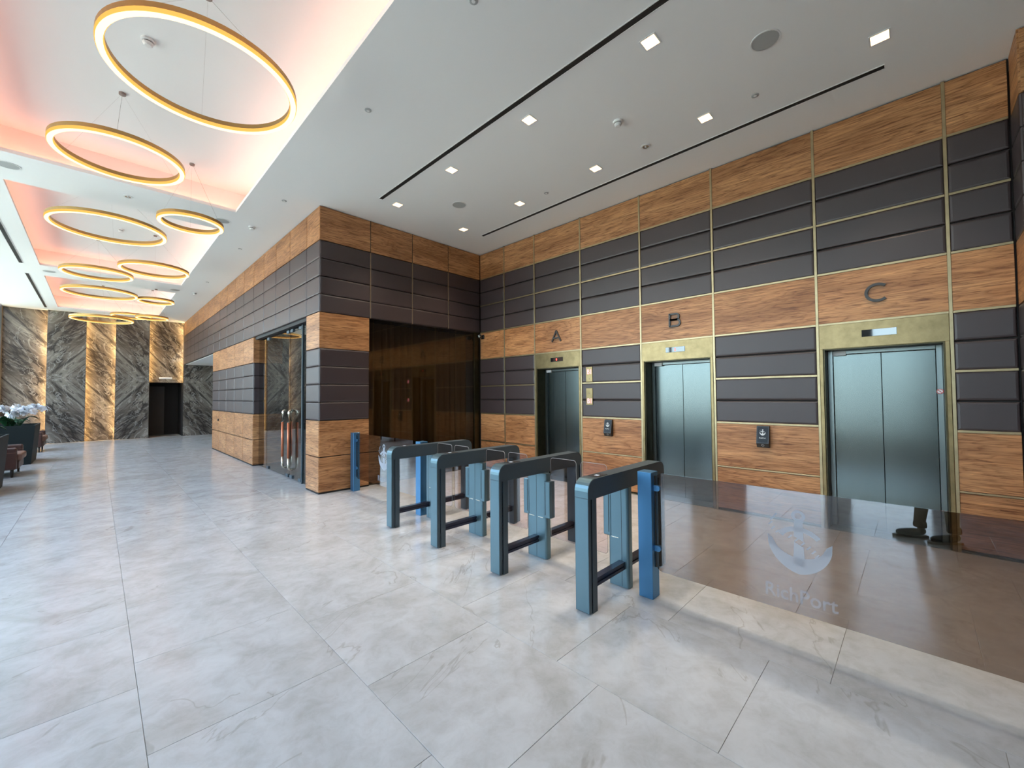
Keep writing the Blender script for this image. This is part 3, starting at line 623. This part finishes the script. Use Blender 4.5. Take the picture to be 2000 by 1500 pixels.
# ------------------------------------------------------------------ turnstiles
TX0, TX1 = 2.51, 3.76; TW = 0.06; ZT = 0.97; ZB = 0.825
def turnstile(yc, lab, left, right):
    t = thing('turnstile', lab, 'turnstile', (3.13, yc, 0), 'turnstiles before the lifts')
    y0, y1 = yc-TW, yc+TW
    prism('top_beam', rrect(TX0, TX1, ZB, ZT, 0.085, 6, (0, 0, 1, 1)), 'y', y0, y1, 'gate_dark', t, (3.13, yc, 0.9))
    cap = rrect(TX0-0.004, TX0+0.12, ZB-0.0, ZT+0.003, 0.088, 6, (0, 0, 0, 1))
    outer = [(TX0-0.003, 0.838)]+[(TX0+0.085+0.088*math.cos(math.pi-a*math.pi/12), ZT-0.085+0.088*math.sin(math.pi-a*math.pi/12)) for a in range(7)]
    inner = [(x+0.006*(1 if k < 4 else 0.4), z-0.006*(0 if k < 2 else 1)) for k, (x, z) in enumerate(outer)]
    bm = bmesh.new()
    for k in range(len(outer)-1): ngon_prism(bm, [outer[k], outer[k+1], inner[k+1], inner[k]], 'y', y0+0.003, y1-0.003)
    bmesh.ops.translate(bm, verts=bm.verts, vec=-Vector((TX0, yc, 0.9))); mk('end_cap', finish(bm, 'end_cap'), (TX0, yc, 0.9), 'gate_metal', t)
    for xa, sg in ((TX0, 1), (TX1, -1)):
        x = lambda d: xa+sg*d
        lst = [((min(x(0), x(0.028)), y0, 0.012), (max(x(0), x(0.028)), y1, ZB)), ((min(x(0.028), x(0.05)), y0+0.012, 0.004), (max(x(0.028), x(0.05)), y1-0.012, ZB)), ((min(x(0.05), x(0.108)), y0+0.003, 0.0), (max(x(0.05), x(0.108)), y1-0.003, ZB))]
        lg = boxes('leg', lst, 'gate_dark', t, (x(0.05), yc, 0))
        box('leg_plate', (min(x(-0.003), x(0.0)), y0+0.003, 0.016), (max(x(-0.003), x(0.0)), y1-0.003, 0.834), 'gate_metal', lg, 0.001, 1)
    lst = [((TX0+0.108, yc-0.028, 0.155), (TX1-0.108, yc+0.028, 0.178)), ((TX0+0.108, yc-0.020, 0.178), (TX1-0.108, yc+0.020, 0.194)), ((TX0+0.108, yc-0.028, 0.194), (TX1-0.108, yc+0.028, 0.217))]
    boxes('low_rail', lst, 'rail_metal', t, (3.13, yc, 0.18))
    pa = yc-(0.125 if right else 0.062); pb = yc+(0.125 if left else 0.062)
    px0, px1 = 3.072, 3.150
    pd = prism('pedestal', rrect(px0, px1, pa, pb, 0.022, 4), 'z', 0.004, ZB, 'gate_metal', t, (3.11, yc, 0.4))
    box('seam', (px0-0.0008, yc-0.0015, 0.01), (px0+0.001, yc+0.0015, ZB), 'slot_black', pd)
    for on, s, ye in ((left, 1, pb), (right, -1, pa)):
        if not on: continue
        q = lambda d: ye+s*d
        cl = box('hinge_clamp', (px0-0.004, min(q(-0.03), q(0.045)), 0.40), (px1+0.004, max(q(-0.03), q(0.045)), 0.755), 'gate_metal', pd, 0.008, 2)
        box('clamp_slot', (px0-0.0055, min(q(-0.012), q(-0.006)), 0.43), (px0-0.003, max(q(-0.012), q(-0.006)), 0.745), 'slot_black', cl)
        box('clamp_trim', (px0-0.006, min(q(-0.10), q(-0.035)), 0.398), (px0+0.001, max(q(-0.10), q(-0.035)), 0.403), 'handle_steel', cl)
        fa, fb = q(0.03), q(0.302 if s > 0 else 0.332)
        fl = prism('glass_flap', rrect(min(fa, fb), max(fa, fb), 0.222, 0.985, 0.03, 5), 'x', 3.106, 3.116, 'flap_glass', t, (3.11, (fa+fb)/2, 0.6))
        rim = rrect(min(fa, fb), max(fa, fb), 0.222, 0.985, 0.03, 5)
        tube('flap_edge', [(3.111, u, v) for u, v in rim]+[(3.111, rim[0][0], rim[0][1])], 0.0022, 'grey_mesh', fl, 5)
    rd = box('reader_plate', (2.66, yc-0.042, ZT), (2.80, yc+0.042, ZT+0.003), 'black_plastic', t, 0.001, 1)
    box('reader_icon', (2.70, yc-0.016, ZT+0.003), (2.735, yc+0.016, ZT+0.004), 'icon_light', rd)
turnstile(4.585, 'dark grey turnstile arch farthest back, beside the small etched glass screen', False, True)
turnstile(3.645, 'dark grey turnstile arch second from the back with two glass flaps', True, True)
turnstile(2.705, 'dark grey turnstile arch second nearest with two glass flaps', True, True)
turnstile(1.770, 'nearest dark grey turnstile arch, beside the blue post of the long glass barrier', True, False)
# ------------------------------------------------------------------ posts and glass screens
def post(yc, lab, sides):
    t = thing('barrier_post', lab, 'post', (XG, yc, 0), 'square barrier posts')
    box('post_body', (3.045, yc-0.058, 0), (3.160, yc+0.058, 0.98), 'post_metal', t, 0.003, 1)
    for s in sides:
        for z in (0.856, 0.389):
            pts = [(yc+s*0.058, z-0.022), (yc+s*0.085, z-0.022)]+[(yc+s*(0.085+0.022*math.sin(a*math.pi/6)), z-0.022*math.cos(a*math.pi/6)) for a in range(1, 6)]+[(yc+s*0.085, z+0.022), (yc+s*0.058, z+0.022)]
            for xa in (3.085, 3.108): prism('clamp', pts, 'x', xa, xa+0.012, 'post_metal', t, (xa, yc, z))
        box('gasket', (3.095, min(yc+s*0.059, yc+s*0.066), 0.24), (3.110, max(yc+s*0.059, yc+s*0.066), 0.95), 'slot_black', t)
post(1.548, 'blue-grey square post beside the nearest turnstile holding the long glass barrier', (-1,))
post(4.792, 'blue-grey square post behind the farthest turnstile holding the small glass screen', (1,))
post(6.822, 'blue-grey square post standing in front of the wooden corner pillar', (-1,))
def glass_screen(name, y0, y1, ye, lab):
    gx = 3.0975
    g = prism(name, rrect(y0, y1, 0.215, 0.975, 0.05, 6), 'x', gx, gx+0.010, 'barrier_glass', None, (gx+0.005, (y0+y1)/2, 0.6))
    tag(g, lab, 'glass screen', 'etched glass screens')
    e = mk('anchor_emblem', anchor_mesh(0.42, 0.001), (gx-0.0012, ye, 0.655), 'frosted', g); e.rotation_euler = WALLTEXT
    e['label'] = 'frosted anchor emblem with a twisted rope'
    tm = mk('etched_name', text_mesh('RichPort', 'etched_name', 0.375, 0.085, 0.001, 0.012), (gx-0.0012, ye, 0.325), 'frosted_text', g); tm.rotation_euler = WALLTEXT
    tm['label'] = 'frosted lettering under the anchor'
glass_screen('glass_screen', -0.66, 1.482, 0.548, 'long low bronze glass barrier with frosted anchor in front of lift C')
glass_screen('glass_screen', 4.858, 6.756, 5.82, 'low bronze glass screen with frosted anchor in front of the curtain')
# ------------------------------------------------------------------ ring pendants
RING = [(0.65, 4.44, 0.68, 4.40, 'largest and nearest glowing ring pendant at the top left'),
        (0.16, 6.59, 0.56, 4.40, 'medium glowing ring pendant just beyond the nearest one'),
        (0.98, 7.86, 0.38, 4.25, 'small glowing ring pendant just past the far right corner of the first coffer'),
        (0.11, 9.50, 0.70, 4.40, 'large glowing ring pendant in the second coffer'),
        (-0.03, 13.11, 0.57, 4.40, 'medium glowing ring pendant at the far left of the second coffer'),
        (0.86, 11.93, 0.57, 4.40, 'medium glowing ring pendant at the far right of the second coffer'),
        (0.03, 15.49, 0.71, 4.40, 'large glowing ring pendant at the near end of the third coffer'),
        (1.17, 15.74, 0.39, 4.40, 'small glowing ring pendant at the near right of the third coffer'),
        (0.09, 18.43, 0.71, 4.10, 'lowest and farthest large glowing ring pendant against the marble'),
        (0.85, 20.18, 0.54, 4.55, 'medium glowing ring pendant overlapped by the farthest small ring'),
        (1.26, 18.09, 0.39, 4.25, 'farthest small glowing ring pendant at the right of the third coffer')]
def ring_obj(x, y, r, z, lab):
    t = thing('ring_pendant', lab, 'pendant lamp', (x, y, z), 'ring pendants under the coffers')
    wd, hh = 0.028, 0.032
    def band(prof, n=72):
        bm = bmesh.new(); R = [[bm.verts.new(((r+a)*math.cos(2*math.pi*j/n), (r+a)*math.sin(2*math.pi*j/n), b)) for j in range(n)] for a, b in prof]
        for q in range(len(R)):
            A, B = R[q], R[(q+1) % len(R)]
            for j in range(n): bm.faces.new((A[j], A[(j+1) % n], B[(j+1) % n], B[j]))
        return finish(bm, 'ring')
    mk('ring_housing', band([(-wd, 0.0), (wd, 0.0), (wd, 2*hh), (-wd, 2*hh)]), (x, y, z), 'ring_gold', t)
    ld_ = mk('light_diffuser', band([(-wd+0.006, 0.0), (-wd+0.006, -0.013), (wd-0.006, -0.013), (wd-0.006, 0.0)]), (x, y, z), 'ring_light', t)
    for sg in (-1, 1): mk('diffuser_edge', band([(sg*(wd-0.005), 0.0), (sg*(wd-0.005), -0.012), (sg*(wd+0.0005), -0.004), (sg*(wd+0.0015), 0.020), (sg*(wd-0.002), 0.020)]), (x, y, z), 'ring_glow', ld_)
    yb = y; inside = any(a+0.05 < y < b-0.05 for a, b in COF); zt = ZC if inside else H
    lathe('ceiling_rose', ((0, 0), (0.032, 0), (0.032, -0.025), (0, -0.03)), (x, yb, zt), 'cable', t, 16)
    for k in range(3):
        a = math.radians((265 if abs(y-6.59) < 0.1 else 325)+120*k); tube('cable', [(x+0.01*math.cos(a), yb+0.01*math.sin(a), zt-0.02), (x+r*math.cos(a), y+r*math.sin(a), z+2*hh)], 0.0012 if k == 0 else 0.0005, 'cable', t, 4)
for q in RING: ring_obj(*q)
# ------------------------------------------------------------------ ceiling fittings
def downlight(x, y, lab):
    t = thing('downlight', lab, 'downlight', (x, y, H), 'warm recessed downlights')
    s = 0.062
    boxes('trim_frame', [((x-s-0.012, y-s-0.012, H-0.004), (x+s+0.012, y-s, H)), ((x-s-0.012, y+s, H-0.004), (x+s+0.012, y+s+0.012, H)), ((x-s-0.012, y-s, H-0.004), (x-s, y+s, H)), ((x+s, y-s, H-0.004), (x+s+0.012, y+s, H))], 'white_plastic', t, (x, y, H))
    box('lens', (x-s, y-s, H-0.003), (x+s, y+s, H-0.001), 'downlight_lens', t)
    ld = bpy.data.lights.new('downlight_beam', 'SPOT'); ld.energy = 125; ld.color = (1.0, 0.83, 0.64); ld.spot_size = math.radians(95); ld.spot_blend = 0.7; ld.shadow_soft_size = 0.12
    lo = bpy.data.objects.new('downlight_beam', ld); lo.location = (0, 0, -0.012); link(lo, t)
ORD = ['nearest', 'second', 'third', 'fourth', 'farthest']
for k, y in enumerate((1.635, 3.113, 4.59, 6.065)): downlight(3.47, y, '%s glowing square downlight in the row beside the window-side slot' % ['nearest', 'second', 'third', 'farthest'][k])
for k, y in enumerate((0.156, 1.658, 3.139, 4.614, 6.10)): downlight(4.89, y, '%s glowing square downlight in the row closer to the lift wall' % ORD[k])
def slot(x, y0, y1, lab):
    t = thing('slot_diffuser', lab, 'air slot', (x, (y0+y1)/2, H), 'linear air slots')
    box('slot_channel', (x-0.030, y0, H-0.003), (x+0.030, y1, H-0.001), 'slot_black', t)
    for dx in (-0.034, 0.034): box('slot_edge', (x+dx-0.004, y0-0.004, H-0.006), (x+dx+0.004, y1+0.004, H-0.001), 'white_plastic', t)
    box('slot_blade', (x-0.003, y0, H-0.005), (x+0.003, y1, H-0.002), 'dark_backing', t)
slot(3.172, -0.60, 6.07, 'long black ceiling slot on the window side of the downlights')
slot(5.356, 0.145, 6.085, 'long black ceiling slot close to the lift wall')
slot(-1.29, 9.32, 14.80, 'black ceiling slot left of the second coffer')
slot(-1.29, 15.93, 21.44, 'black ceiling slot left of the third coffer by the marble wall')
def speaker(x, y, lab):
    t = thing('ceiling_speaker', lab, 'speaker', (x, y, H), 'round ceiling speakers')
    lathe('speaker_ring', ((0.108, 0), (0.118, 0), (0.118, -0.006), (0.108, -0.006)), (x, y, H), 'white_plastic', t, 28)
    lathe('grille', ((0, -0.001), (0.108, -0.001), (0.108, -0.004), (0, -0.007)), (x, y, H), 'grey_mesh', t, 28)
for x, y, lab in ((4.19, 0.893, 'large grey round ceiling speaker between the nearest downlights'), (4.20, 5.351, 'grey round ceiling speaker between the farthest downlights'),
                  (-0.898, 8.716, 'grey round ceiling speaker at the left end of the beam after the first coffer'), (1.54, 8.82, 'grey round ceiling speaker at the right end of the beam after the first coffer'),
                  (1.573, 15.467, 'grey round ceiling speaker at the right end of the beam after the second coffer'), (-0.883, 15.343, 'grey round ceiling speaker at the left end of the beam after the second coffer')): speaker(x, y, lab)
def smoke(x, y, z, lab):
    t = thing('smoke_detector', lab, 'smoke detector', (x, y, z), 'white smoke detectors')
    lathe('base', ((0, 0), (0.055, 0), (0.055, -0.018), (0.048, -0.022), (0, -0.022)), (x, y, z), 'white_plastic', t, 22)
    lathe('vent_gap', ((0, -0.022), (0.036, -0.022), (0.036, -0.034), (0, -0.034)), (x, y, z), 'slot_black', t, 18)
    lathe('sensor_head', ((0, -0.032), (0.042, -0.032), (0.040, -0.05), (0.028, -0.062), (0, -0.064)), (x, y, z), 'white_plastic', t, 22)
for x, y, z, lab in ((4.223, 2.40, H, 'white smoke detector on the flat ceiling above the lifts'), (0.31, 5.42, ZC, 'white smoke detector inside the nearest coffer'), (0.31, 12.0, ZC, 'white smoke detector inside the second coffer'),
                     (1.99, 8.76, H, 'white smoke detector on the strip between coffers and corner pillar'), (2.04, 15.52, H, 'far white smoke detector above the panelled beam')): smoke(x, y, z, lab)
def disc(name, x, y, r, lab, cat, grp, mt='grey_mesh', n=18):
    t = thing(name, lab, cat, (x, y, H), grp)
    lathe('cover_plate', ((0, 0), (r, 0), (r, -0.005), (r*0.8, -0.008), (0, -0.008)), (x, y, H), mt, t, n)
    lathe('centre_cap', ((0, -0.008), (r*0.45, -0.008), (r*0.40, -0.012), (0, -0.012)), (x, y, H), 'white_plastic', t, 12)
for x, y, lab in ((2.088, 2.463, 'round sprinkler cover at the top edge beside the first coffer'), (2.074, 4.264, 'round sprinkler cover midway beside the first coffer'), (2.089, 7.223, 'round sprinkler cover near the corner pillar'),
                  (2.112, 10.242, 'round sprinkler cover beside the second coffer, near end'), (2.094, 13.834, 'round sprinkler cover beside the second coffer, far end'), (4.894, 1.148, 'round sprinkler cover between nearest downlights of the lift row'), (4.932, 4.076, 'round sprinkler cover between third and fourth downlights of the lift row')):
    disc('sprinkler_cover', x, y, 0.036, lab, 'sprinkler', 'sprinkler covers')
for x, y, lab in ((4.908, 2.40, 'round white emergency spot lamp beside the smoke detector above the lifts'), (0.30, 8.787, 'round white emergency spot lamp on the beam between first and second coffers')):
    t = thing('emergency_spot', lab, 'emergency light', (x, y, H), 'emergency spots')
    lathe('bezel', ((0.038, 0), (0.062, 0), (0.060, -0.008), (0.040, -0.008)), (x, y, H), 'white_plastic', t, 22); lathe('reflector', ((0, -0.002), (0.038, -0.002), (0.038, -0.006), (0, -0.004)), (x, y, H), 'handle_steel', t, 18)
    lathe('led', ((0, -0.004), (0.012, -0.005), (0.010, -0.012), (0, -0.013)), (x, y, H), 'sticker_white', t, 12)
# surveillance camera in the corner
t = thing('security_camera', 'small black security camera in the corner between curtain and lift wall', 'security camera', (XE-0.02, 6.86, 2.90))
box('wall_plate', (XE-0.022, 6.82, 2.855), (XE-0.004, 6.92, 2.945), 'black_plastic', t, 0.006, 1); tube('arm', [(XE-0.02, 6.87, 2.90), (XE-0.09, 6.86, 2.90)], 0.014, 'black_plastic', t)
lathe('dome', ((0, -0.05), (0.03, -0.042), (0.048, -0.015), (0.050, 0.02), (0.03, 0.045), (0, 0.05)), (XE-0.12, 6.85, 2.90), 'display_glass', t, 18)
tube('lens', [(XE-0.15, 6.82, 2.895), (XE-0.172, 6.80, 2.89)], 0.02, 'grey_mesh', t, 12)
# ------------------------------------------------------------------ seating and planters along the window
def planter(x, y, lab, hh=0.95):
    t = thing('planter', lab, 'planter', (x, y, 0), 'tall dark planters'); bm = bmesh.new(); rings = []
    for sx, sy, z in ((0.36, 0.62, 0), (0.42, 0.68, hh), (0.39, 0.65, hh), (0.375, 0.635, hh-0.07)): rings.append([bm.verts.new((a*sx, b*sy, z)) for a, b in ((-1, -1), (1, -1), (1, 1), (-1, 1))])
    bm.faces.new(rings[0])
    for r, s in zip(rings, rings[1:]):
        for i in range(4): bm.faces.new((r[i], r[(i+1) % 4], s[(i+1) % 4], s[i]))
    mk('pot', finish(bm, 'pot'), (x, y, 0), 'planter', t); box('soil', (x-0.37, y-0.63, hh-0.12), (x+0.37, y+0.63, hh-0.07), 'soil', t)
    return hh-0.07
def blossom_mesh():
    bm = bmesh.new()
    for k in range(5):
        a = 2*math.pi*k/5; L = 0.062 if k % 2 else 0.07; W = 0.034
        R = Matrix.Rotation(a, 3, 'Z'); pts = [(0, 0, 0), (L*0.45, -W, 0.012), (L, -W*0.5, 0.004), (L*1.05, 0, 0), (L, W*0.5, 0.004), (L*0.45, W, 0.012)]
        bm.faces.new([bm.verts.new(R @ Vector(p)) for p in pts])
    bmesh.ops.solidify(bm, geom=bm.faces[:], thickness=0.003)
    return finish(bm, 'blossom')
def leaf_mesh():
    bm = bmesh.new(); prev = None
    for i in range(6):
        s = i/5; wd = 0.045*math.sin(math.pi*(0.12+0.85*s)); c = Vector((0.32*s, 0, 0.20*math.sin(s*2.4)))
        cur = [bm.verts.new(c+Vector((0, -wd, 0.015))), bm.verts.new(c), bm.verts.new(c+Vector((0, wd, 0.015)))]
        if prev: bm.faces.new((prev[0], cur[0], cur[1], prev[1])); bm.faces.new((prev[1], cur[1], cur[2], prev[2]))
        prev = cur
    bmesh.ops.solidify(bm, geom=bm.faces[:], thickness=0.003)
    return finish(bm, 'leaf', True)
BLO, LEA = blossom_mesh(), leaf_mesh()
def orchid(x, y, z, lab, stems, nl=14):
    t = thing('orchid', lab, 'plant', (x, y, z), 'white orchids in planters')
    for k in range(nl):
        o = mk('leaf', LEA, (x+random.uniform(-.14, .14), y+random.uniform(-.14, .14), z), 'leaf', t); o.rotation_euler = (random.uniform(-.2, .2), random.uniform(-.25, .1), 2*math.pi*k/nl+random.uniform(-.2, .2)); s = random.uniform(0.8, 1.25); o.scale = (s, s, s)
    for dx, dy, hh in stems:
        pts = []
        for i in range(13):
            s = i/12; pts.append(Vector((x+dx*s**1.6, y+dy*s**1.6, z+hh*math.sin(min(1, s*1.25)*math.pi/2)-0.5*hh*max(0, s-0.62)**1.4)))
        st = tube('stem', pts, 0.006, 'stem', t, 6, 0.003)
        for i in range(5, 13):
            for rep in range(2):
                b = mk('blossom', BLO, pts[i]+Vector((random.uniform(-.05, .05), random.uniform(-.06, .06), random.uniform(-.035, .04))), 'petal', t)
                b.rotation_euler = (random.uniform(0.7, 1.9), random.uniform(-.5, .5), random.uniform(0.3, 2.8)); s = random.uniform(0.9, 1.25); b.scale = (s, s, s)
pz = planter(-1.47, 16.05, 'tall dark green tapered planter farther away between two leather armchairs')
orchid(-1.47, 16.05, pz, 'white orchid with arching sprays in the farther planter', [(0.55, 0.35, 0.52), (0.35, -0.3, 0.48), (-0.2, -0.45, 0.5), (0.05, 0.5, 0.55), (0.1, -0.15, 0.42)])
pz = planter(-1.55, 11.3, 'tall dark green tapered planter nearest, cut by the left edge')
orchid(-1.50, 11.3, pz, 'white orchid in the nearer planter at the left edge', [(0.1, 0.3, 0.42), (0.2, -0.3, 0.40), (-0.3, 0.1, 0.45)])
def armchair(y, lab, wy=1.15):
    t = thing('armchair', lab, 'armchair', (-1.5, y, 0), 'leather armchairs by the window'); x0, x1 = -1.95, -1.13; h2 = wy/2
    box('seat_base', (x0, y-h2+0.16, 0.16), (x1+0.02, y+h2-0.16, 0.32), 'chair_leather', t, 0.02)
    box('seat_cushion', (x0+0.16, y-h2+0.17, 0.32), (x1+0.06, y+h2-0.17, 0.47), 'chair_seat', t, 0.04, 3)
    for s in (-1, 1):
        a, b = sorted((y+s*h2, y+s*(h2-0.16))); ar = box('armrest', (x0, a, 0.16), (x1, b, 0.60), 'chair_leather', t, 0.03, 3)
        box('arm_piping', (x0+0.03, a-0.002, 0.50), (x1+0.002, b+0.002, 0.506), 'chair_seat', ar)
    box('backrest', (x0, y-h2+0.14, 0.30), (x0+0.20, y+h2-0.14, 0.74), 'chair_leather', t, 0.05, 3)
    for sx in (x0+0.08, x1-0.06):
        for s in (-1, 1): tube('leg', [(sx, y+s*(h2-0.08), 0), (sx, y+s*(h2-0.08), 0.17)], 0.016, 'chair_leg', t, 8, 0.026)
armchair(13.6, 'brown leather armchair between the two planters'); armchair(19.2, 'brown leather armchair beyond the farther planter near the marble wall'); 
# ------------------------------------------------------------------ the photographer, mirrored in the long glass barrier
def skinned(name, pts, edges, radii, mt, parent, loc, sub=2, root=0):
    me = bpy.data.meshes.new(name); me.from_pydata([Vector(p)-Vector(loc) for p in pts], edges, []); o = mk(name, me, loc, mt, parent)
    sk = o.modifiers.new('skin', 'SKIN'); sk.use_smooth_shade = True
    for i, r in enumerate(radii):
        sv = me.skin_vertices[0].data[i]; sv.radius = (r, r) if not isinstance(r, tuple) else r; sv.use_root = (i == root)
    ss = o.modifiers.new('smooth', 'SUBSURF'); ss.levels = sub; ss.render_levels = sub
    return o
fd = Vector((math.sin(YAW), math.cos(YAW), 0)); rd = Vector((math.cos(YAW), -math.sin(YAW), 0)); UP = Vector((0, 0, 1))
def P(f, r, z): return Vector((0, 0, 0))+fd*f+rd*r+UP*z
base = Vector((-0.16, -0.10, 0))
person = thing('person', 'person in dark trousers, shoes and jacket holding a phone, mirrored in the glass barrier', 'person', base)
LA, RA = Vector((-0.185, 0.02, 0.09)), Vector((-0.125, -0.235, 0.09))
pel = P(-0.30, 0, 0.96); ch = P(-0.33, 0, 1.30); nk = P(-0.33, 0, 1.50)
LH, RH = pel+rd*-0.10, pel+rd*0.10
LK, RK = (LA+LH)/2+fd*0.045, (RA+RH)/2+fd*0.045; LK.z = RK.z = 0.50
SL, SR = P(-0.33, -0.19, 1.43), P(-0.33, 0.19, 1.43); EL, ER = P(-0.20, -0.29, 1.22), P(-0.20, 0.29, 1.22); WL, WR = P(-0.075, -0.125, 1.50), P(-0.075, 0.125, 1.50)
body = skinned('body', [pel, P(-0.32, 0, 1.12), ch, P(-0.33, 0, 1.43), nk, P(-0.325, 0, 1.56), LH, LK, LA+UP*0.03, RH, RK, RA+UP*0.03, SL, EL, WL, SR, ER, WR],
               [(0, 1), (1, 2), (2, 3), (3, 4), (4, 5), (0, 6), (6, 7), (7, 8), (0, 9), (9, 10), (10, 11), (3, 12), (12, 13), (13, 14), (3, 15), (15, 16), (16, 17)],
               [0.15, 0.14, 0.16, 0.11, 0.06, 0.055, 0.10, 0.068, 0.050, 0.10, 0.068, 0.050, 0.07, 0.048, 0.034, 0.07, 0.048, 0.034], 'trousers', person, base)
jac = skinned('jacket', [P(-0.31, 0, 1.0), P(-0.32, 0, 1.14), P(-0.33, 0, 1.31), P(-0.33, 0, 1.44), SL, EL, WL*0.88+EL*0.12, SR, ER, WR*0.88+ER*0.12], [(0, 1), (1, 2), (2, 3), (3, 4), (4, 5), (5, 6), (3, 7), (7, 8), (8, 9)],
              [0.175, 0.165, 0.18, 0.125, 0.085, 0.062, 0.048, 0.085, 0.062, 0.048], 'jacket', person, base)
for a, dirn in ((LA, Vector((0.14, 0.245, 0)).normalized()), (RA, Vector((0.17, 0.22, 0)).normalized())):
    f0 = Vector((a.x, a.y, 0)); sd = Vector((dirn.y, -dirn.x, 0))
    skinned('shoe', [f0-dirn*0.02+UP*0.11, f0-dirn*0.03+UP*0.058, f0+dirn*0.07+UP*0.055, f0+dirn*0.15+UP*0.048, f0+dirn*0.215+UP*0.042], [(0, 1), (1, 2), (2, 3), (3, 4)], [0.046, 0.046, 0.044, 0.043, 0.030], 'shoe', person, f0)
    out = [f0+dirn*u+sd*v for u, v in ((-0.075, -0.026), (-0.075, 0.026), (0.06, 0.036), (0.16, 0.044), (0.225, 0.028), (0.245, 0), (0.225, -0.028), (0.16, -0.044), (0.06, -0.036))]
    prism('shoe_sole', [(q.x, q.y) for q in out], 'z', 0.0, 0.024, 'shoe_sole', person, f0)
    skinned('trouser_cuff', [f0-dirn*0.01+UP*0.10, f0-dirn*0.012+UP*0.135, f0-dirn*0.01+UP*0.20], [(0, 1), (1, 2)], [0.066, 0.060, 0.062], 'trousers', person, f0)
hc = P(-0.30, 0, 1.665)
head = lathe('head', tuple((0.078*math.sin(a)*(1.0 if a < 1.7 else 0.93)+0, 0.118*-math.cos(a)) for a in [math.pi*k/12 for k in range(13)]), hc, 'skin', person, 22); head.scale = (1.0, 1.18, 1.0); head.rotation_euler = (0, 0, -YAW)
for p in head.data.polygons: p.use_smooth = True
hm = lathe_mesh(tuple((0.084*math.sin(a), 0.124*-math.cos(a)) for a in [math.pi*(0.55+0.45*k/8) for k in range(9)]), 22, 'hair', True); hr = mk('hair', hm, hc+fd*-0.012+UP*0.006, 'hair', head); hr.location = (0, -0.012, 0.006)
def face(name, p, r, mt, sc=(1, 1, 1)):
    q = lathe(name, tuple((r*math.sin(math.pi*k/6), -r*math.cos(math.pi*k/6)) for k in range(7)), wpos(head), mt, head, 10); q.location = p; q.scale = sc
face('nose', (0, 0.095, -0.012), 0.016, 'skin', (0.8, 1, 1.5)); face('mouth', (0, 0.083, -0.055), 0.02, 'sticker_red', (1, 0.35, 0.3))
for s in (-1, 1): face('eye', (s*0.03, 0.083, 0.012), 0.011, 'black_plastic', (1.3, 0.6, 0.8)); face('ear', (s*0.08, -0.005, -0.01), 0.024, 'skin', (0.4, 0.8, 1.3))
for s, wr in ((-1, WL), (1, WR)):
    palm = P(-0.062, s*0.105, 1.56); pts = [wr, palm]; ed = [(0, 1)]; ra = [0.026, 0.030]
    for k, (dz, L) in enumerate(((0.030, 0.9), (0.012, 1.0), (-0.006, 0.95), (-0.024, 0.78))):
        b0 = len(pts); pts += [palm+fd*0.018+UP*dz*0.9, P(-0.030, s*0.094, 1.575+dz), P(-0.026, s*(0.094-0.026*L), 1.575+dz)]; ed += [(1, b0), (b0, b0+1), (b0+1, b0+2)]; ra += [0.010, 0.0085, 0.0075]
    b0 = len(pts); pts += [palm+rd*(-s*0.014)-fd*0.012, P(-0.062, s*0.062, 1.585), P(-0.060, s*0.04, 1.59)]; ed += [(1, b0), (b0, b0+1), (b0+1, b0+2)]; ra += [0.012, 0.010, 0.009]
    skinned('hand', pts, ed, ra, 'skin', person, palm, 1, 1)
phone = box('phone', (-0.078, -0.0045, -0.037), (0.078, 0.0045, 0.037), 'black_plastic', None, 0.004, 2); phone.location = P(-0.045, 0, 1.593); phone.rotation_euler = (0, 0, -YAW)
tag(phone, 'black phone held up in both hands by the mirrored person', 'phone')
sc_ = mk('screen', bpy.data.meshes.new('screen'), (0, 0, 0), 'display_glass', phone); bm = bmesh.new(); bbox(bm, Vector((-0.073, -0.0053, -0.033)), Vector((0.073, -0.0046, 0.033))); bm.to_mesh(sc_.data); bm.free(); sc_.location = (0, 0, 0)
